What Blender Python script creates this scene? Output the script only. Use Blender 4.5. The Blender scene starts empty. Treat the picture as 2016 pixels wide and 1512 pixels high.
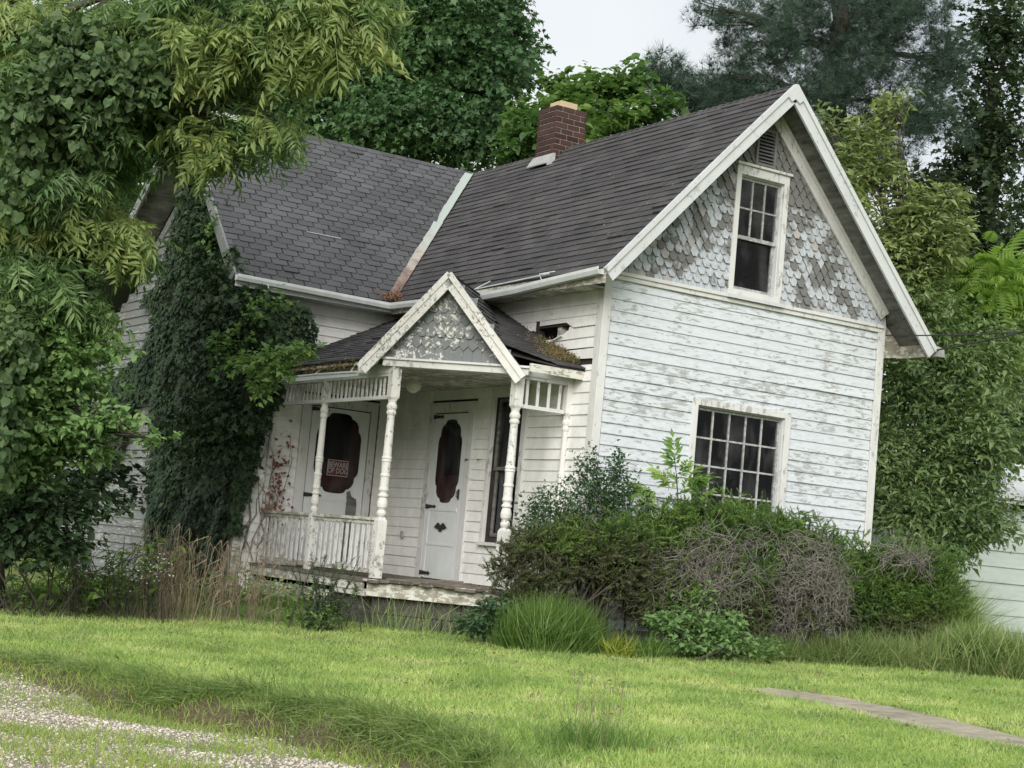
import bpy, math, random
import numpy as np
from mathutils import Vector, Matrix
rad = math.radians
random.seed(7); RNG = np.random.default_rng(11)
S = bpy.context.scene
# ------------------------------------------------------------------ camera
CAM = np.array([-10.1903, -14.5101, 0.4049]); YAW, PITCH, ROLL, FPX = -32.145, 5.779, 5.2194, 3270.19
_y, _p, _r = rad(YAW), rad(PITCH), rad(ROLL)
F = np.array([-math.sin(_y)*math.cos(_p), math.cos(_y)*math.cos(_p), math.sin(_p)])
_R = np.cross(F, [0, 0, 1]); _R /= np.linalg.norm(_R); _U = np.cross(_R, F)
R = math.cos(_r)*_R + math.sin(_r)*_U; U = -math.sin(_r)*_R + math.cos(_r)*_U
cd = bpy.data.cameras.new('camera'); cam = bpy.data.objects.new('camera', cd); S.collection.objects.link(cam); S.camera = cam
M = Matrix(((R[0], U[0], -F[0], CAM[0]), (R[1], U[1], -F[1], CAM[1]), (R[2], U[2], -F[2], CAM[2]), (0, 0, 0, 1)))
cam.matrix_world = M; cd.sensor_width = 36; cd.lens = FPX/2016*36; cd.clip_end = 3000; cd.clip_start = .05
# ------------------------------------------------------------------ world, sun, exposure
W = bpy.data.worlds.new('World'); S.world = W; W.use_nodes = True
nt = W.node_tree; nt.nodes.clear()
sky = nt.nodes.new('ShaderNodeTexSky'); sky.sky_type = 'NISHITA'; sky.sun_disc = False
SUN_EL, SUN_AZ = 27, 221          # soft light from behind the photographer
sky.sun_elevation = rad(SUN_EL); sky.sun_rotation = rad(SUN_AZ); sky.air_density = 1.6; sky.dust_density = 6; sky.ozone_density = .6
cl_n = nt.nodes.new('ShaderNodeTexNoise'); cl_n.inputs['Scale'].default_value = 2.2; cl_n.inputs['Detail'].default_value = 5; tcw = nt.nodes.new('ShaderNodeTexCoord'); nt.links.new(tcw.outputs['Generated'], cl_n.inputs['Vector'])
clr = nt.nodes.new('ShaderNodeValToRGB'); clr.color_ramp.elements[0].position = .35; clr.color_ramp.elements[0].color = (.78,.84,.9,1); clr.color_ramp.elements[1].position = .62; clr.color_ramp.elements[1].color = (.99,1,1,1); nt.links.new(cl_n.outputs[0], clr.inputs[0])
clm = nt.nodes.new('ShaderNodeVectorMath'); clm.operation = 'SCALE'; clm.inputs['Scale'].default_value = 7.9; nt.links.new(clr.outputs[0], clm.inputs[0])
mx = nt.nodes.new('ShaderNodeMixRGB'); mx.inputs[0].default_value = .8; nt.links.new(clm.outputs[0], mx.inputs[2])
bg = nt.nodes.new('ShaderNodeBackground'); bg.inputs[1].default_value = .06
wo = nt.nodes.new('ShaderNodeOutputWorld')
nt.links.new(sky.outputs[0], mx.inputs[1]); nt.links.new(mx.outputs[0], bg.inputs[0]); nt.links.new(bg.outputs[0], wo.inputs[0])
sl = bpy.data.lights.new('sun', 'SUN'); sl.energy = 1.5; sl.angle = rad(40); sl.color = (1, .985, .97)
so = bpy.data.objects.new('sun', sl); S.collection.objects.link(so)
_az = rad(SUN_AZ)
sd = Vector((math.sin(_az)*math.cos(rad(SUN_EL)), math.cos(_az)*math.cos(rad(SUN_EL)), math.sin(rad(SUN_EL))))
so.rotation_euler = sd.to_track_quat('Z', 'Y').to_euler()
S.view_settings.view_transform = 'Standard'; S.view_settings.look = 'None'; S.view_settings.gamma = 1; S.view_settings.exposure = 1.2
S.render.engine = 'CYCLES'
S.cycles.max_bounces = 6; S.cycles.transparent_max_bounces = 8

# ------------------------------------------------------------------ helpers
def at(px, py, d): return CAM + (F + R*(px-1008)/FPX - U*(py-756)/FPX)*d
def tag(o, label=None, cat=None, group=None, kind=None):
    for k, v in (('label', label), ('category', cat), ('group', group), ('kind', kind)):
        if v: o[k] = v
    return o
def thing(name, loc, label, cat, group=None):
    o = bpy.data.objects.new(name, None); o.location = loc; S.collection.objects.link(o)
    return tag(o, label, cat, group)
def _place(o, parent):
    S.collection.objects.link(o)
    if parent is not None:
        o.parent = parent
        if parent.type == 'EMPTY': o.location = -parent.location
class MB:
    def __init__(s): s.v = []; s.f = []; s.mi = []; s.m = 0
    def add(s, vs, fs):
        b = len(s.v); s.v += [tuple(map(float, q)) for q in vs]
        for f in fs: s.f.append(tuple(b+i for i in f)); s.mi.append(s.m)
    def hexa(s, p):  # 8 points: bottom 4 loop, top 4 loop
        s.add(p, [(3,2,1,0),(4,5,6,7),(0,1,5,4),(1,2,6,5),(2,3,7,6),(3,0,4,7)])
    def box(s, a, b):
        x0,y0,z0 = a; x1,y1,z1 = b
        s.hexa([(x0,y0,z0),(x1,y0,z0),(x1,y1,z0),(x0,y1,z0),(x0,y0,z1),(x1,y0,z1),(x1,y1,z1),(x0,y1,z1)])
    def fbox(s, fr, a, b):  # box in frame (O,u,n,z): a=(u,n,z)
        O, u, n, w = fr; P = lambda i,j,k: O+u*i+n*j+w*k
        s.hexa([P(a[0],a[1],a[2]),P(b[0],a[1],a[2]),P(b[0],b[1],a[2]),P(a[0],b[1],a[2]),P(a[0],a[1],b[2]),P(b[0],a[1],b[2]),P(b[0],b[1],b[2]),P(a[0],b[1],b[2])])
    def prism(s, poly, vec):
        n = len(poly); q = [np.array(p, float) for p in poly]; vec = np.array(vec, float)
        s.add(q+[p+vec for p in q], [tuple(range(n))[::-1], tuple(range(n,2*n))]+[(i,(i+1)%n,n+(i+1)%n,n+i) for i in range(n)])
    def beam(s, a, b, w, h, up=(0,0,1)):
        a = np.array(a, float); b = np.array(b, float); d = b-a; L = np.linalg.norm(d); d /= L
        up = np.array(up, float); sd = np.cross(d, up); sd /= np.linalg.norm(sd); u = np.cross(sd, d)
        c = [(-w/2,-h/2),(w/2,-h/2),(w/2,h/2),(-w/2,h/2)]
        s.hexa([a+sd*x+u*y for x,y in c]+[b+sd*x+u*y for x,y in c])
    def tube(s, path, rs, n=6):
        path = [np.array(p, float) for p in path]; k = len(path)
        if not hasattr(rs, '__len__'): rs = [rs]*k
        b = len(s.v); ref = np.array([.31,.2,.93])
        for i,p in enumerate(path):
            d = path[min(i+1,k-1)]-path[max(i-1,0)]; d = d/(np.linalg.norm(d)+1e-9)
            x = np.cross(d, ref); x /= np.linalg.norm(x)+1e-9; y = np.cross(d, x)
            for j in range(n):
                a = 2*math.pi*j/n; q = p+rs[i]*(math.cos(a)*x+math.sin(a)*y); s.v.append(tuple(q))
        for i in range(k-1):
            for j in range(n):
                s.f.append((b+i*n+j, b+i*n+(j+1)%n, b+(i+1)*n+(j+1)%n, b+(i+1)*n+j)); s.mi.append(s.m)
        s.f.append(tuple(b+j for j in range(n))[::-1]); s.mi.append(s.m)
        s.f.append(tuple(b+(k-1)*n+j for j in range(n))); s.mi.append(s.m)
    def lathe(s, c, prof, n=20):
        b = len(s.v); c = np.array(c, float)
        for z,r in prof:
            for j in range(n):
                a = 2*math.pi*j/n; s.v.append((c[0]+r*math.cos(a), c[1]+r*math.sin(a), c[2]+z))
        k = len(prof)
        for i in range(k-1):
            for j in range(n):
                s.f.append((b+i*n+j, b+i*n+(j+1)%n, b+(i+1)*n+(j+1)%n, b+(i+1)*n+j)); s.mi.append(s.m)
        s.f.append(tuple(b+j for j in range(n))[::-1]); s.mi.append(s.m); s.f.append(tuple(b+(k-1)*n+j for j in range(n))); s.mi.append(s.m)
    def build(s, name, mat, parent=None, smooth=False, bevel=0):
        me = bpy.data.meshes.new(name); me.from_pydata(s.v, [], s.f)
        mats = mat if isinstance(mat, (list, tuple)) else [mat]
        for m in mats: me.materials.append(m)
        if len(mats) > 1: me.polygons.foreach_set('material_index', s.mi)
        if smooth: me.polygons.foreach_set('use_smooth', [True]*len(s.f))
        me.update(); o = bpy.data.objects.new(name, me); _place(o, parent)
        if bevel:
            bv = o.modifiers.new('bevel', 'BEVEL'); bv.width = bevel; bv.segments = 2; bv.limit_method = 'ANGLE'
        return o
def np_mesh(name, V, T, mat, parent=None, rnd=None, smooth=False):
    me = bpy.data.meshes.new(name); n = len(V); m = len(T)
    me.vertices.add(n); me.vertices.foreach_set('co', np.ascontiguousarray(V, dtype=np.float32).ravel())
    me.loops.add(m*3); me.loops.foreach_set('vertex_index', np.ascontiguousarray(T, dtype=np.int32).ravel())
    me.polygons.add(m); me.polygons.foreach_set('loop_start', np.arange(0, m*3, 3, dtype=np.int32))
    me.polygons.foreach_set('use_smooth', np.full(m, smooth))
    if rnd is not None:
        a = me.attributes.new('rnd', 'FLOAT', 'POINT'); a.data.foreach_set('value', np.ascontiguousarray(rnd, dtype=np.float32))
    me.materials.append(mat); me.update(calc_edges=True)
    o = bpy.data.objects.new(name, me); _place(o, parent); return o
def nrm(a): return a/(np.linalg.norm(a, axis=-1, keepdims=True)+1e-9)
class Leaves:
    def __init__(s): s.V = []; s.T = []; s.R = []; s.n = 0
    def scatter(s, tpl, P, D, N, sc, rnd=None):
        TV, TT = tpl; k = len(TV); n = len(P)
        if n == 0: return
        Y = nrm(D); Z = nrm(N - (N*Y).sum(1, keepdims=True)*Y); X = np.cross(Y, Z)
        sc = np.broadcast_to(sc, (n,))
        A = TV*1.0
        V = P[:,None,:] + sc[:,None,None]*(A[None,:,0,None]*X[:,None,:]+A[None,:,1,None]*Y[:,None,:]+A[None,:,2,None]*Z[:,None,:])
        T = TT[None] + (np.arange(n)*k)[:,None,None] + s.n
        if rnd is None: rnd = RNG.random(n)
        s.V.append(V.reshape(-1,3)); s.T.append(T.reshape(-1,3)); s.R.append(np.repeat(rnd, k)); s.n += n*k
    def build(s, name, mat, parent=None, smooth=False):
        return np_mesh(name, np.concatenate(s.V), np.concatenate(s.T), mat, parent, np.concatenate(s.R), smooth)
def rdir(n): return nrm(RNG.normal(size=(n,3)))
# templates -----------------------------------------------------------
def T_leaf(w=.45, fold=.12, droop=.18):
    V = np.array([(0,0,0),(-w/2,.42,fold),(w/2,.42,fold),(0,.5,0),(0,1,-droop)], float)
    return V, np.array([(0,3,1),(0,2,3),(1,3,4),(3,2,4)])
def T_round(w=.95):
    V = [(0,.06,0),(-.26,-.04,.03),(-.48,.12,.07),(-.5,.38,.08),(-.36,.66,.03),(0,1,-.16),(.36,.66,.03),(.5,.38,.08),(.48,.12,.07),(.26,-.04,.03),(0,.5,-.01)]
    V = np.array(V, float)*[w,1,1]; return V, np.array([(0,10,1),(1,10,2),(2,10,3),(3,10,4),(4,10,5),(5,10,6),(6,10,7),(7,10,8),(8,10,9),(9,10,0)])
def T_lobed():
    V = np.array([(0,0,0),(-.28,.1,.05),(-.2,.3,0),(-.5,.52,.05),(-.2,.56,.02),(0,1,-.15),(.2,.56,.02),(.5,.52,.05),(.2,.3,0),(.28,.1,.05)], float)
    return V, np.array([(0,2,1),(0,8,2),(0,9,8),(2,4,3),(2,8,4),(8,6,4),(8,7,6),(4,6,5)])
def T_pinnate(pairs=8, ll=.26, lw=.085, curve=.45, seed=0, jit=.0, dr=-.35):
    V = []; T = []; r = np.random.default_rng(seed)
    def leaflet(b, d, l, w):
        d = np.array(d)/np.linalg.norm(d); sd = np.cross(d, [0,0,1]); i = len(V)
        V.extend([b, b+d*l*.4-sd*w/2, b+d*l+np.array([0,0,-.25*l]), b+d*l*.4+sd*w/2]); T.extend([(i,i+1,i+2),(i,i+2,i+3)])
    def pt(t): return np.array([0, t-.08*t*t, -curve*t*t*.6])
    for k in range(pairs):
        t = .2+.8*k/pairs; s = ll*(.75+.5*math.sin(math.pi*min(1,t*1.05)))
        for sg in (-1,1): leaflet(pt(t+jit*.04*r.normal()), (sg,.45+jit*r.normal(),dr+jit*r.normal()), s*(1+.3*jit*r.normal()), lw)
    leaflet(pt(1), (0,1,-.5), ll*.9, lw)
    i = len(V); V.extend([np.array([-.008,0,0]), np.array([.008,0,0]), pt(.5)+np.array([.008,0,0]), pt(.5)-np.array([.008,0,0]), pt(1)])
    T.extend([(i,i+1,i+2),(i,i+2,i+3),(i+3,i+2,i+4)])
    return np.array(V, float), np.array(T)
def T_tuft(n=16, w=.035, spread=.75, seed=1, l0=.6):
    r = np.random.default_rng(seed); V = []; T = []
    for k in range(n):
        a = 2*math.pi*k/n+r.random(); e = spread*(.2+.8*r.random()); l = l0+(1-l0)*r.random()
        d = np.array([math.cos(a)*e, 1-.4*e, math.sin(a)*e]); d /= np.linalg.norm(d)
        sd = np.cross(d, [math.sin(a*3),.2,math.cos(a*3)]); sd /= np.linalg.norm(sd); i = len(V)
        V.extend([-sd*w/2, sd*w/2, d*l]); T.append((i,i+1,i+2))
    return np.array(V), np.array(T)
def T_sprig(n=22, seed=3, ln=.34, w=.09):
    r = np.random.default_rng(seed); V = []; T = []
    for k in range(n):
        t = k/n; a = r.random()*6.28; b = np.array([0, t*.95, 0])
        d = np.array([math.cos(a), .8, math.sin(a)*.7]); d /= np.linalg.norm(d); sd = np.cross(d, [0,1,.3]); sd /= np.linalg.norm(sd); i = len(V)
        l = ln*(1-.5*t); V.extend([b-sd*w/2, b+sd*w/2, b+d*l]); T.append((i,i+1,i+2))
    i = len(V); V.extend([np.array([-.015,0,0]), np.array([.015,0,0]), np.array([0,1,0])]); T.append((i,i+1,i+2))
    return np.array(V), np.array(T)
def T_blade(w=.09, bend=.35):
    V = np.array([(-w/2,0,0),(w/2,0,0),(-w*.38,.55,bend*.25),(w*.38,.55,bend*.25),(0,1,bend)], float)
    return V, np.array([(0,1,3),(0,3,2),(2,3,4)])
# noise
_ph = RNG.random((6,4))*6.28; _fq = RNG.normal(size=(6,3))
def wob(P, f=1.0):
    v = 0
    for i in range(6): v = v+np.sin((P@_fq[i][:P.shape[-1]])*f*(1+.5*i)+_ph[i,0])/(1+.3*i)
    return v/3.2
# ------------------------------------------------------------------ materials
def mat(name, rough=.8):
    m = bpy.data.materials.new(name); m.use_nodes = True; b = m.node_tree.nodes['Principled BSDF']; b.inputs['Roughness'].default_value = rough
    b.inputs['Specular IOR Level'].default_value = .3
    return m, m.node_tree, b
def N(nt, t, **kw):
    n = nt.nodes.new(t)
    for k, v in kw.items(): setattr(n, k, v)
    return n
def coords(nt, scale=(1,1,1)):
    tc = N(nt,'ShaderNodeTexCoord'); mp = N(nt,'ShaderNodeMapping'); mp.inputs['Scale'].default_value = scale
    nt.links.new(tc.outputs['Object'], mp.inputs['Vector']); return mp.outputs[0]
def noise(nt, vec, s, det=4, rough=.6):
    n = N(nt,'ShaderNodeTexNoise'); n.inputs['Scale'].default_value = s; n.inputs['Detail'].default_value = det; n.inputs['Roughness'].default_value = rough
    nt.links.new(vec, n.inputs['Vector']); return n.outputs['Fac']
def ramp(nt, fac, stops, interp='LINEAR'):
    r = N(nt,'ShaderNodeValToRGB'); r.color_ramp.interpolation = interp; e = r.color_ramp.elements
    while len(e) < len(stops): e.new(.5)
    for i,(p,c) in enumerate(stops):
        e[i].position = p; e[i].color = (c,c,c,1) if not hasattr(c,'__len__') else (*c,1)
    nt.links.new(fac, r.inputs[0]); return r.outputs[0]
def mixc(nt, fac, a, b, mode='MIX'):
    m = N(nt,'ShaderNodeMixRGB', blend_type=mode)
    for i,x in ((0,fac),(1,a),(2,b)):
        if hasattr(x,'is_output'): nt.links.new(x, m.inputs[i])
        else: m.inputs[i].default_value = x if i == 0 else (*x,1)
    return m.outputs[0]
def math_(nt, op, a, b=0.0):
    m = N(nt,'ShaderNodeMath', operation=op)
    for i,x in ((0,a),(1,b)):
        if hasattr(x,'is_output'): nt.links.new(x, m.inputs[i])
        else: m.inputs[i].default_value = x
    return m.outputs[0]
def bump(nt, b, h, s=.3, d=.01):
    n = N(nt,'ShaderNodeBump'); n.inputs['Strength'].default_value = s; n.inputs['Distance'].default_value = d
    nt.links.new(h, n.inputs['Height']); nt.links.new(n.outputs[0], b.inputs['Normal'])
def island(nt): return N(nt,'ShaderNodeNewGeometry').outputs['Random Per Island']

def paint_mat(name, white=(.72,.74,.75), wood=(.36,.36,.35), thr=.56, stretch=(1.6,1.6,14), dirt=.25, brown=.0, moss=0, sc=3.0, primer=0):
    m, nt, b = mat(name, .7); v = coords(nt, stretch); v1 = coords(nt)
    n1 = noise(nt, v, sc, 8, .72); n2 = noise(nt, v1, 1.1, 3); isl = island(nt)
    f = math_(nt,'ADD', n1, math_(nt,'MULTIPLY', math_(nt,'SUBTRACT', n2, .5), .42))
    f = math_(nt,'ADD', f, math_(nt,'MULTIPLY', math_(nt,'SUBTRACT', isl, .5), .07))
    k = ramp(nt, f, [(thr, 0), (thr+.015, 1)])
    grain = noise(nt, coords(nt,(stretch[0]*6,stretch[1]*6,stretch[2]*6)), 3, 4)
    wd = mixc(nt, grain, tuple(c*.8 for c in wood), tuple(min(1,c*1.22) for c in wood))
    nb = noise(nt, v, sc*.6, 3)
    wd = mixc(nt, ramp(nt, nb, [(.62,0),(.66,1)]), wd, (.3,.25,.19)) if brown else wd
    d = noise(nt, coords(nt,(1,1,.6)), 5, 6, .7)
    wt = mixc(nt, math_(nt,'MULTIPLY', ramp(nt, d, [(.35,0),(.75,1)]), dirt), white, (.33,.32,.28))
    wt = mixc(nt, ramp(nt, isl, [(0,0),(1,.1)]), wt, (.5,.5,.47))
    col = mixc(nt, k, wt, wd)
    if primer:
        pn = noise(nt, coords(nt,(1.3,1.3,7)), 4.5, 8, .75); col = mixc(nt, math_(nt,'MULTIPLY', ramp(nt, pn, [(.5,0),(.525,1)]), primer), col, (.43,.46,.48))
    spk = noise(nt, coords(nt,(30,30,14)), 3.5, 3)
    col = mixc(nt, ramp(nt, spk, [(.7,0),(.73,.75)]), col, (.2,.19,.17))
    if moss:
        ms = noise(nt, coords(nt), 6, 5, .7); col = mixc(nt, ramp(nt, ms, [(.62-moss,0),(.78-moss,.8)]), col, (.1,.12,.04))
    nt.links.new(col, b.inputs['Base Color'])
    h = math_(nt,'SUBTRACT', math_(nt,'MULTIPLY', grain, .3), k); bump(nt, b, h, .5, .003)
    return m
def simple(name, c1, c2, s=8, rough=.8, bm=.3, stretch=(1,1,1), isl=0, metallic=0):
    m, nt, b = mat(name, rough); n = noise(nt, coords(nt, stretch), s, 6, .65)
    col = mixc(nt, ramp(nt, n, [(.3,0),(.7,1)]), c1, c2)
    if isl: col = mixc(nt, math_(nt,'MULTIPLY', island(nt), isl), col, tuple(c*.45 for c in c1))
    nt.links.new(col, b.inputs['Base Color']); b.inputs['Metallic'].default_value = metallic
    if bm: bump(nt, b, n, bm, .006)
    return m
def leaf_mat(name, cols, trans=.3, rough=.55, spec=.35, var=.35, nscale=.8):
    cols = [(c[0]*1.6,c[1]*1.6,c[2]*1.65) for c in cols]
    m, nt, b = mat(name, rough); b.inputs['Specular IOR Level'].default_value = spec
    a = N(nt,'ShaderNodeAttribute'); a.attribute_name = 'rnd'
    n = noise(nt, coords(nt), nscale, 3)
    f = math_(nt,'ADD', math_(nt,'MULTIPLY', a.outputs['Fac'], 1-var), math_(nt,'MULTIPLY', ramp(nt, n, [(.3,0),(.7,1)]), var))
    k = len(cols); col = ramp(nt, f, [(i/(k-1), c) for i,c in enumerate(cols)])
    nt.links.new(col, b.inputs['Base Color'])
    tr = N(nt,'ShaderNodeBsdfTranslucent'); mxs = N(nt,'ShaderNodeMixShader'); mxs.inputs[0].default_value = trans
    tcol = mixc(nt, .5, col, (.35,.45,.06), 'MIX'); nt.links.new(mixc(nt, 1.0, col, (1.5,1.65,1.05), 'MULTIPLY'), tr.inputs[0])
    nt.links.new(b.outputs[0], mxs.inputs[1]); nt.links.new(tr.outputs[0], mxs.inputs[2])
    nt.links.new(mxs.outputs[0], nt.nodes['Material Output'].inputs[0]); return m

M_front = paint_mat('paint_front', thr=.572, stretch=(2.2,2.2,9), dirt=.12, brown=1, primer=.4, wood=(.34,.35,.35), white=(.57,.615,.65))
M_side = paint_mat('paint_side', thr=.68, dirt=.4, white=(.8,.81,.79), brown=0)
M_trim = paint_mat('paint_trim', thr=.6, stretch=(5,5,2.2), dirt=.35, white=(.62,.63,.62))
M_rake = paint_mat('paint_rake', thr=.62, stretch=(4,4,4), dirt=.3, wood=(.38,.4,.4), white=(.54,.57,.58), sc=4)
M_rot = paint_mat('paint_rotten', thr=.5, stretch=(3,3,8), dirt=.7, brown=1, moss=.06, white=(.66,.67,.6), wood=(.3,.28,.24))
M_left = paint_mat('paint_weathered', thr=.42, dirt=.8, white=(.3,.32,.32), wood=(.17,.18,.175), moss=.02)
M_post = paint_mat('paint_post', thr=.585, stretch=(6,6,5), dirt=.4, white=(.68,.68,.65), wood=(.27,.27,.25), sc=4)
M_bal = paint_mat('paint_baluster', thr=.55, stretch=(10,10,3), dirt=.5, white=(.7,.71,.7), wood=(.33,.32,.31), sc=4)
M_ped = paint_mat('paint_pediment', thr=.6, stretch=(5,5,5), dirt=.5, white=(.76,.77,.75), wood=(.27,.28,.26), sc=4)
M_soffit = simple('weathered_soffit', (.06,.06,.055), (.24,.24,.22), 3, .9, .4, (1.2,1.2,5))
M_dark = simple('dark_timber', (.02,.018,.016), (.05,.045,.04), 6, .95, .2)
M_black = simple('interior_dark', (.01,.01,.011), (.02,.02,.02), 3, .95, 0)
M_metal = paint_mat('gutter_metal', thr=.72, stretch=(6,6,4), dirt=.45, white=(.6,.64,.64), wood=(.3,.3,.27))
M_iron = simple('black_iron', (.012,.012,.013), (.04,.04,.04), 20, .5, .2)
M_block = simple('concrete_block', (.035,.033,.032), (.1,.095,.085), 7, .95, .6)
M_deckwood = simple('grey_deck_boards', (.1,.085,.07), (.25,.23,.19), 5, .9, .5, (1,4,1), isl=.5)
M_conc = simple('old_concrete', (.2,.18,.13), (.43,.39,.3), 5, .95, .5)
M_bark = simple('bark', (.03,.027,.022), (.09,.08,.065), 9, .95, .8, (1,1,.3))
M_twig = simple('dead_twig', (.13,.118,.1), (.3,.28,.25), 5, .95, 0, isl=.4)
M_stalk = simple('dry_stalk', (.16,.125,.08), (.36,.3,.21), 5, .9, 0, isl=.5)
M_flue = simple('clay_flue', (.42,.33,.21), (.55,.45,.3), 6, .8, .2)
M_mortar = simple('mortar', (.22,.18,.16), (.34,.29,.26), 14, .95, .3)
M_flash = simple('lead_flashing', (.24,.25,.25), (.42,.43,.42), 9, .6, .3)
M_red = simple('oxblood_door', (.075,.024,.02), (.11,.042,.035), 4, .5, .05)
M_red2 = simple('faded_red_door', (.075,.024,.02), (.11,.042,.035), 4, .5, .05)
M_curt = simple('grey_curtain', (.03,.03,.033), (.11,.11,.115), 3, .9, 0, (8,8,.5))
M_sign = simple('sign_red', (.33,.045,.04), (.4,.07,.06), 3, .4, 0)
M_signw = simple('sign_white', (.88,.86,.82), (.9,.88,.85), 3, .5, 0)
M_lamp = simple('opal_glass', (.6,.6,.55), (.68,.68,.62), 3, .3, 0)
M_screen = paint_mat('storm_door_paint', thr=.8, dirt=.3, white=(.66,.7,.7), wood=(.4,.42,.42), stretch=(2,2,2))
M_wire = simple('cable_sheath', (.02,.02,.02), (.05,.05,.05), 4, .6, 0)
M_shed = simple('pale_green_siding', (.42,.49,.46), (.54,.6,.56), 2, .7, .1, (1,1,5), isl=.15)
M_shedroof = simple('tin_roof', (.45,.47,.48), (.62,.63,.64), 2, .4, .1)
def brick():
    m, nt, b = mat('brick', .9); isl = island(nt); n = noise(nt, coords(nt), 14, 6)
    c = ramp(nt, isl, [(0,(.03,.018,.016)),(.5,(.055,.027,.023)),(1,(.085,.042,.035))])
    z = N(nt,'ShaderNodeSeparateXYZ'); nt.links.new(coords(nt), z.inputs[0])
    soot = N(nt,'ShaderNodeMapRange'); nt.links.new(z.outputs[2], soot.inputs[0]); soot.inputs[1].default_value = 6.1; soot.inputs[2].default_value = 6.6; soot.inputs[4].default_value = .6
    c = mixc(nt, soot.outputs[0], c, (.05,.035,.03)); c = mixc(nt, math_(nt,'MULTIPLY', n, .4), c, (.03,.02,.02)); nt.links.new(c, b.inputs['Base Color']); bump(nt, b, n, .5, .006); return m
M_brick = brick()
def shingle(name, a, c, lich=.68, warm=0):
    m, nt, b = mat(name, .92); isl = island(nt)
    g = noise(nt, coords(nt), 90, 3); big = noise(nt, coords(nt), 1.2, 4)
    col = mixc(nt, ramp(nt, isl, [(0,0),(1,1)]), a, c)
    col = mixc(nt, math_(nt,'MULTIPLY', ramp(nt, big, [(.35,0),(.65,1)]), .55), col, tuple(x*.62 for x in a))
    col = mixc(nt, math_(nt,'MULTIPLY', g, .5), col, tuple(x*.6 for x in a))
    l = noise(nt, coords(nt), 16, 5, .6); col = mixc(nt, ramp(nt, l, [(lich,0),(lich+.03,.8)]), col, (.3,.3,.26))
    nt.links.new(col, b.inputs['Base Color']); bump(nt, b, g, .5, .004); return m
M_sh1 = shingle('asphalt_brown_grey', (.061,.059,.061), (.102,.099,.101), .685)
M_sh2 = shingle('asphalt_blue_grey', (.08,.082,.087), (.125,.129,.136), .74)
M_sh3 = shingle('asphalt_porch', (.055,.055,.057), (.105,.105,.107), .7)
def shake(name, cx, thr, grey=(.135,.137,.132)):
    m, nt, b = mat(name, .85); isl = island(nt); g = noise(nt, coords(nt,(9,9,3)), 4, 6, .7); big = noise(nt, coords(nt), 1.9, 2)
    z = N(nt,'ShaderNodeSeparateXYZ'); nt.links.new(coords(nt), z.inputs[0])
    hz = N(nt,'ShaderNodeMapRange'); nt.links.new(z.outputs[2], hz.inputs[0]); hz.inputs[1].default_value = cx[0]; hz.inputs[2].default_value = cx[1]; hz.inputs[3].default_value = .16; hz.inputs[4].default_value = -.22
    f = math_(nt,'ADD', math_(nt,'ADD', math_(nt,'MULTIPLY', isl, .34), math_(nt,'MULTIPLY', big, 1.3)), hz.outputs[0])
    f = math_(nt,'MULTIPLY', math_(nt,'ADD', f, math_(nt,'MULTIPLY', g, .45)), .5)
    k = ramp(nt, f, [(thr,0),(thr+.04,1)])
    gr = mixc(nt, g, grey, tuple(x*1.25 for x in grey)); br = ramp(nt, isl, [(.9,0),(.92,.6)]); gr2 = mixc(nt, br, gr, (.27,.22,.17))
    wt = mixc(nt, ramp(nt, g, [(.4,0),(.65,1)]), (.46,.5,.54), (.3,.32,.33)); wt = mixc(nt, br, wt, (.33,.29,.25))
    nt.links.new(mixc(nt, k, gr2, wt), b.inputs['Base Color']); bump(nt, b, g, .4, .004); return m
M_shake = shake('grey_shakes', (3.4,5.0), .492)
M_shakep = paint_mat('pediment_shakes', white=(.15,.165,.17), wood=(.62,.62,.58), thr=.585, stretch=(3,3,3), dirt=.1, sc=7)
def valley():
    m, nt, b = mat('valley_metal', .6); z = N(nt,'ShaderNodeSeparateXYZ'); nt.links.new(coords(nt), z.inputs[0]); n = noise(nt, coords(nt), 5, 6, .7)
    h = N(nt,'ShaderNodeMapRange'); nt.links.new(z.outputs[2], h.inputs[0]); h.inputs[1].default_value = 3.5; h.inputs[2].default_value = 5.6
    f = math_(nt,'ADD', math_(nt,'MULTIPLY', h.outputs[0], .6), math_(nt,'MULTIPLY', n, .7))
    c = ramp(nt, f, [(.3,(.12,.075,.055)),(.45,(.22,.165,.135)),(.56,(.36,.33,.3)),(.68,(.36,.41,.38))]); nt.links.new(c, b.inputs['Base Color']); bump(nt, b, n, .3); return m
M_valley = valley()
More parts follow.
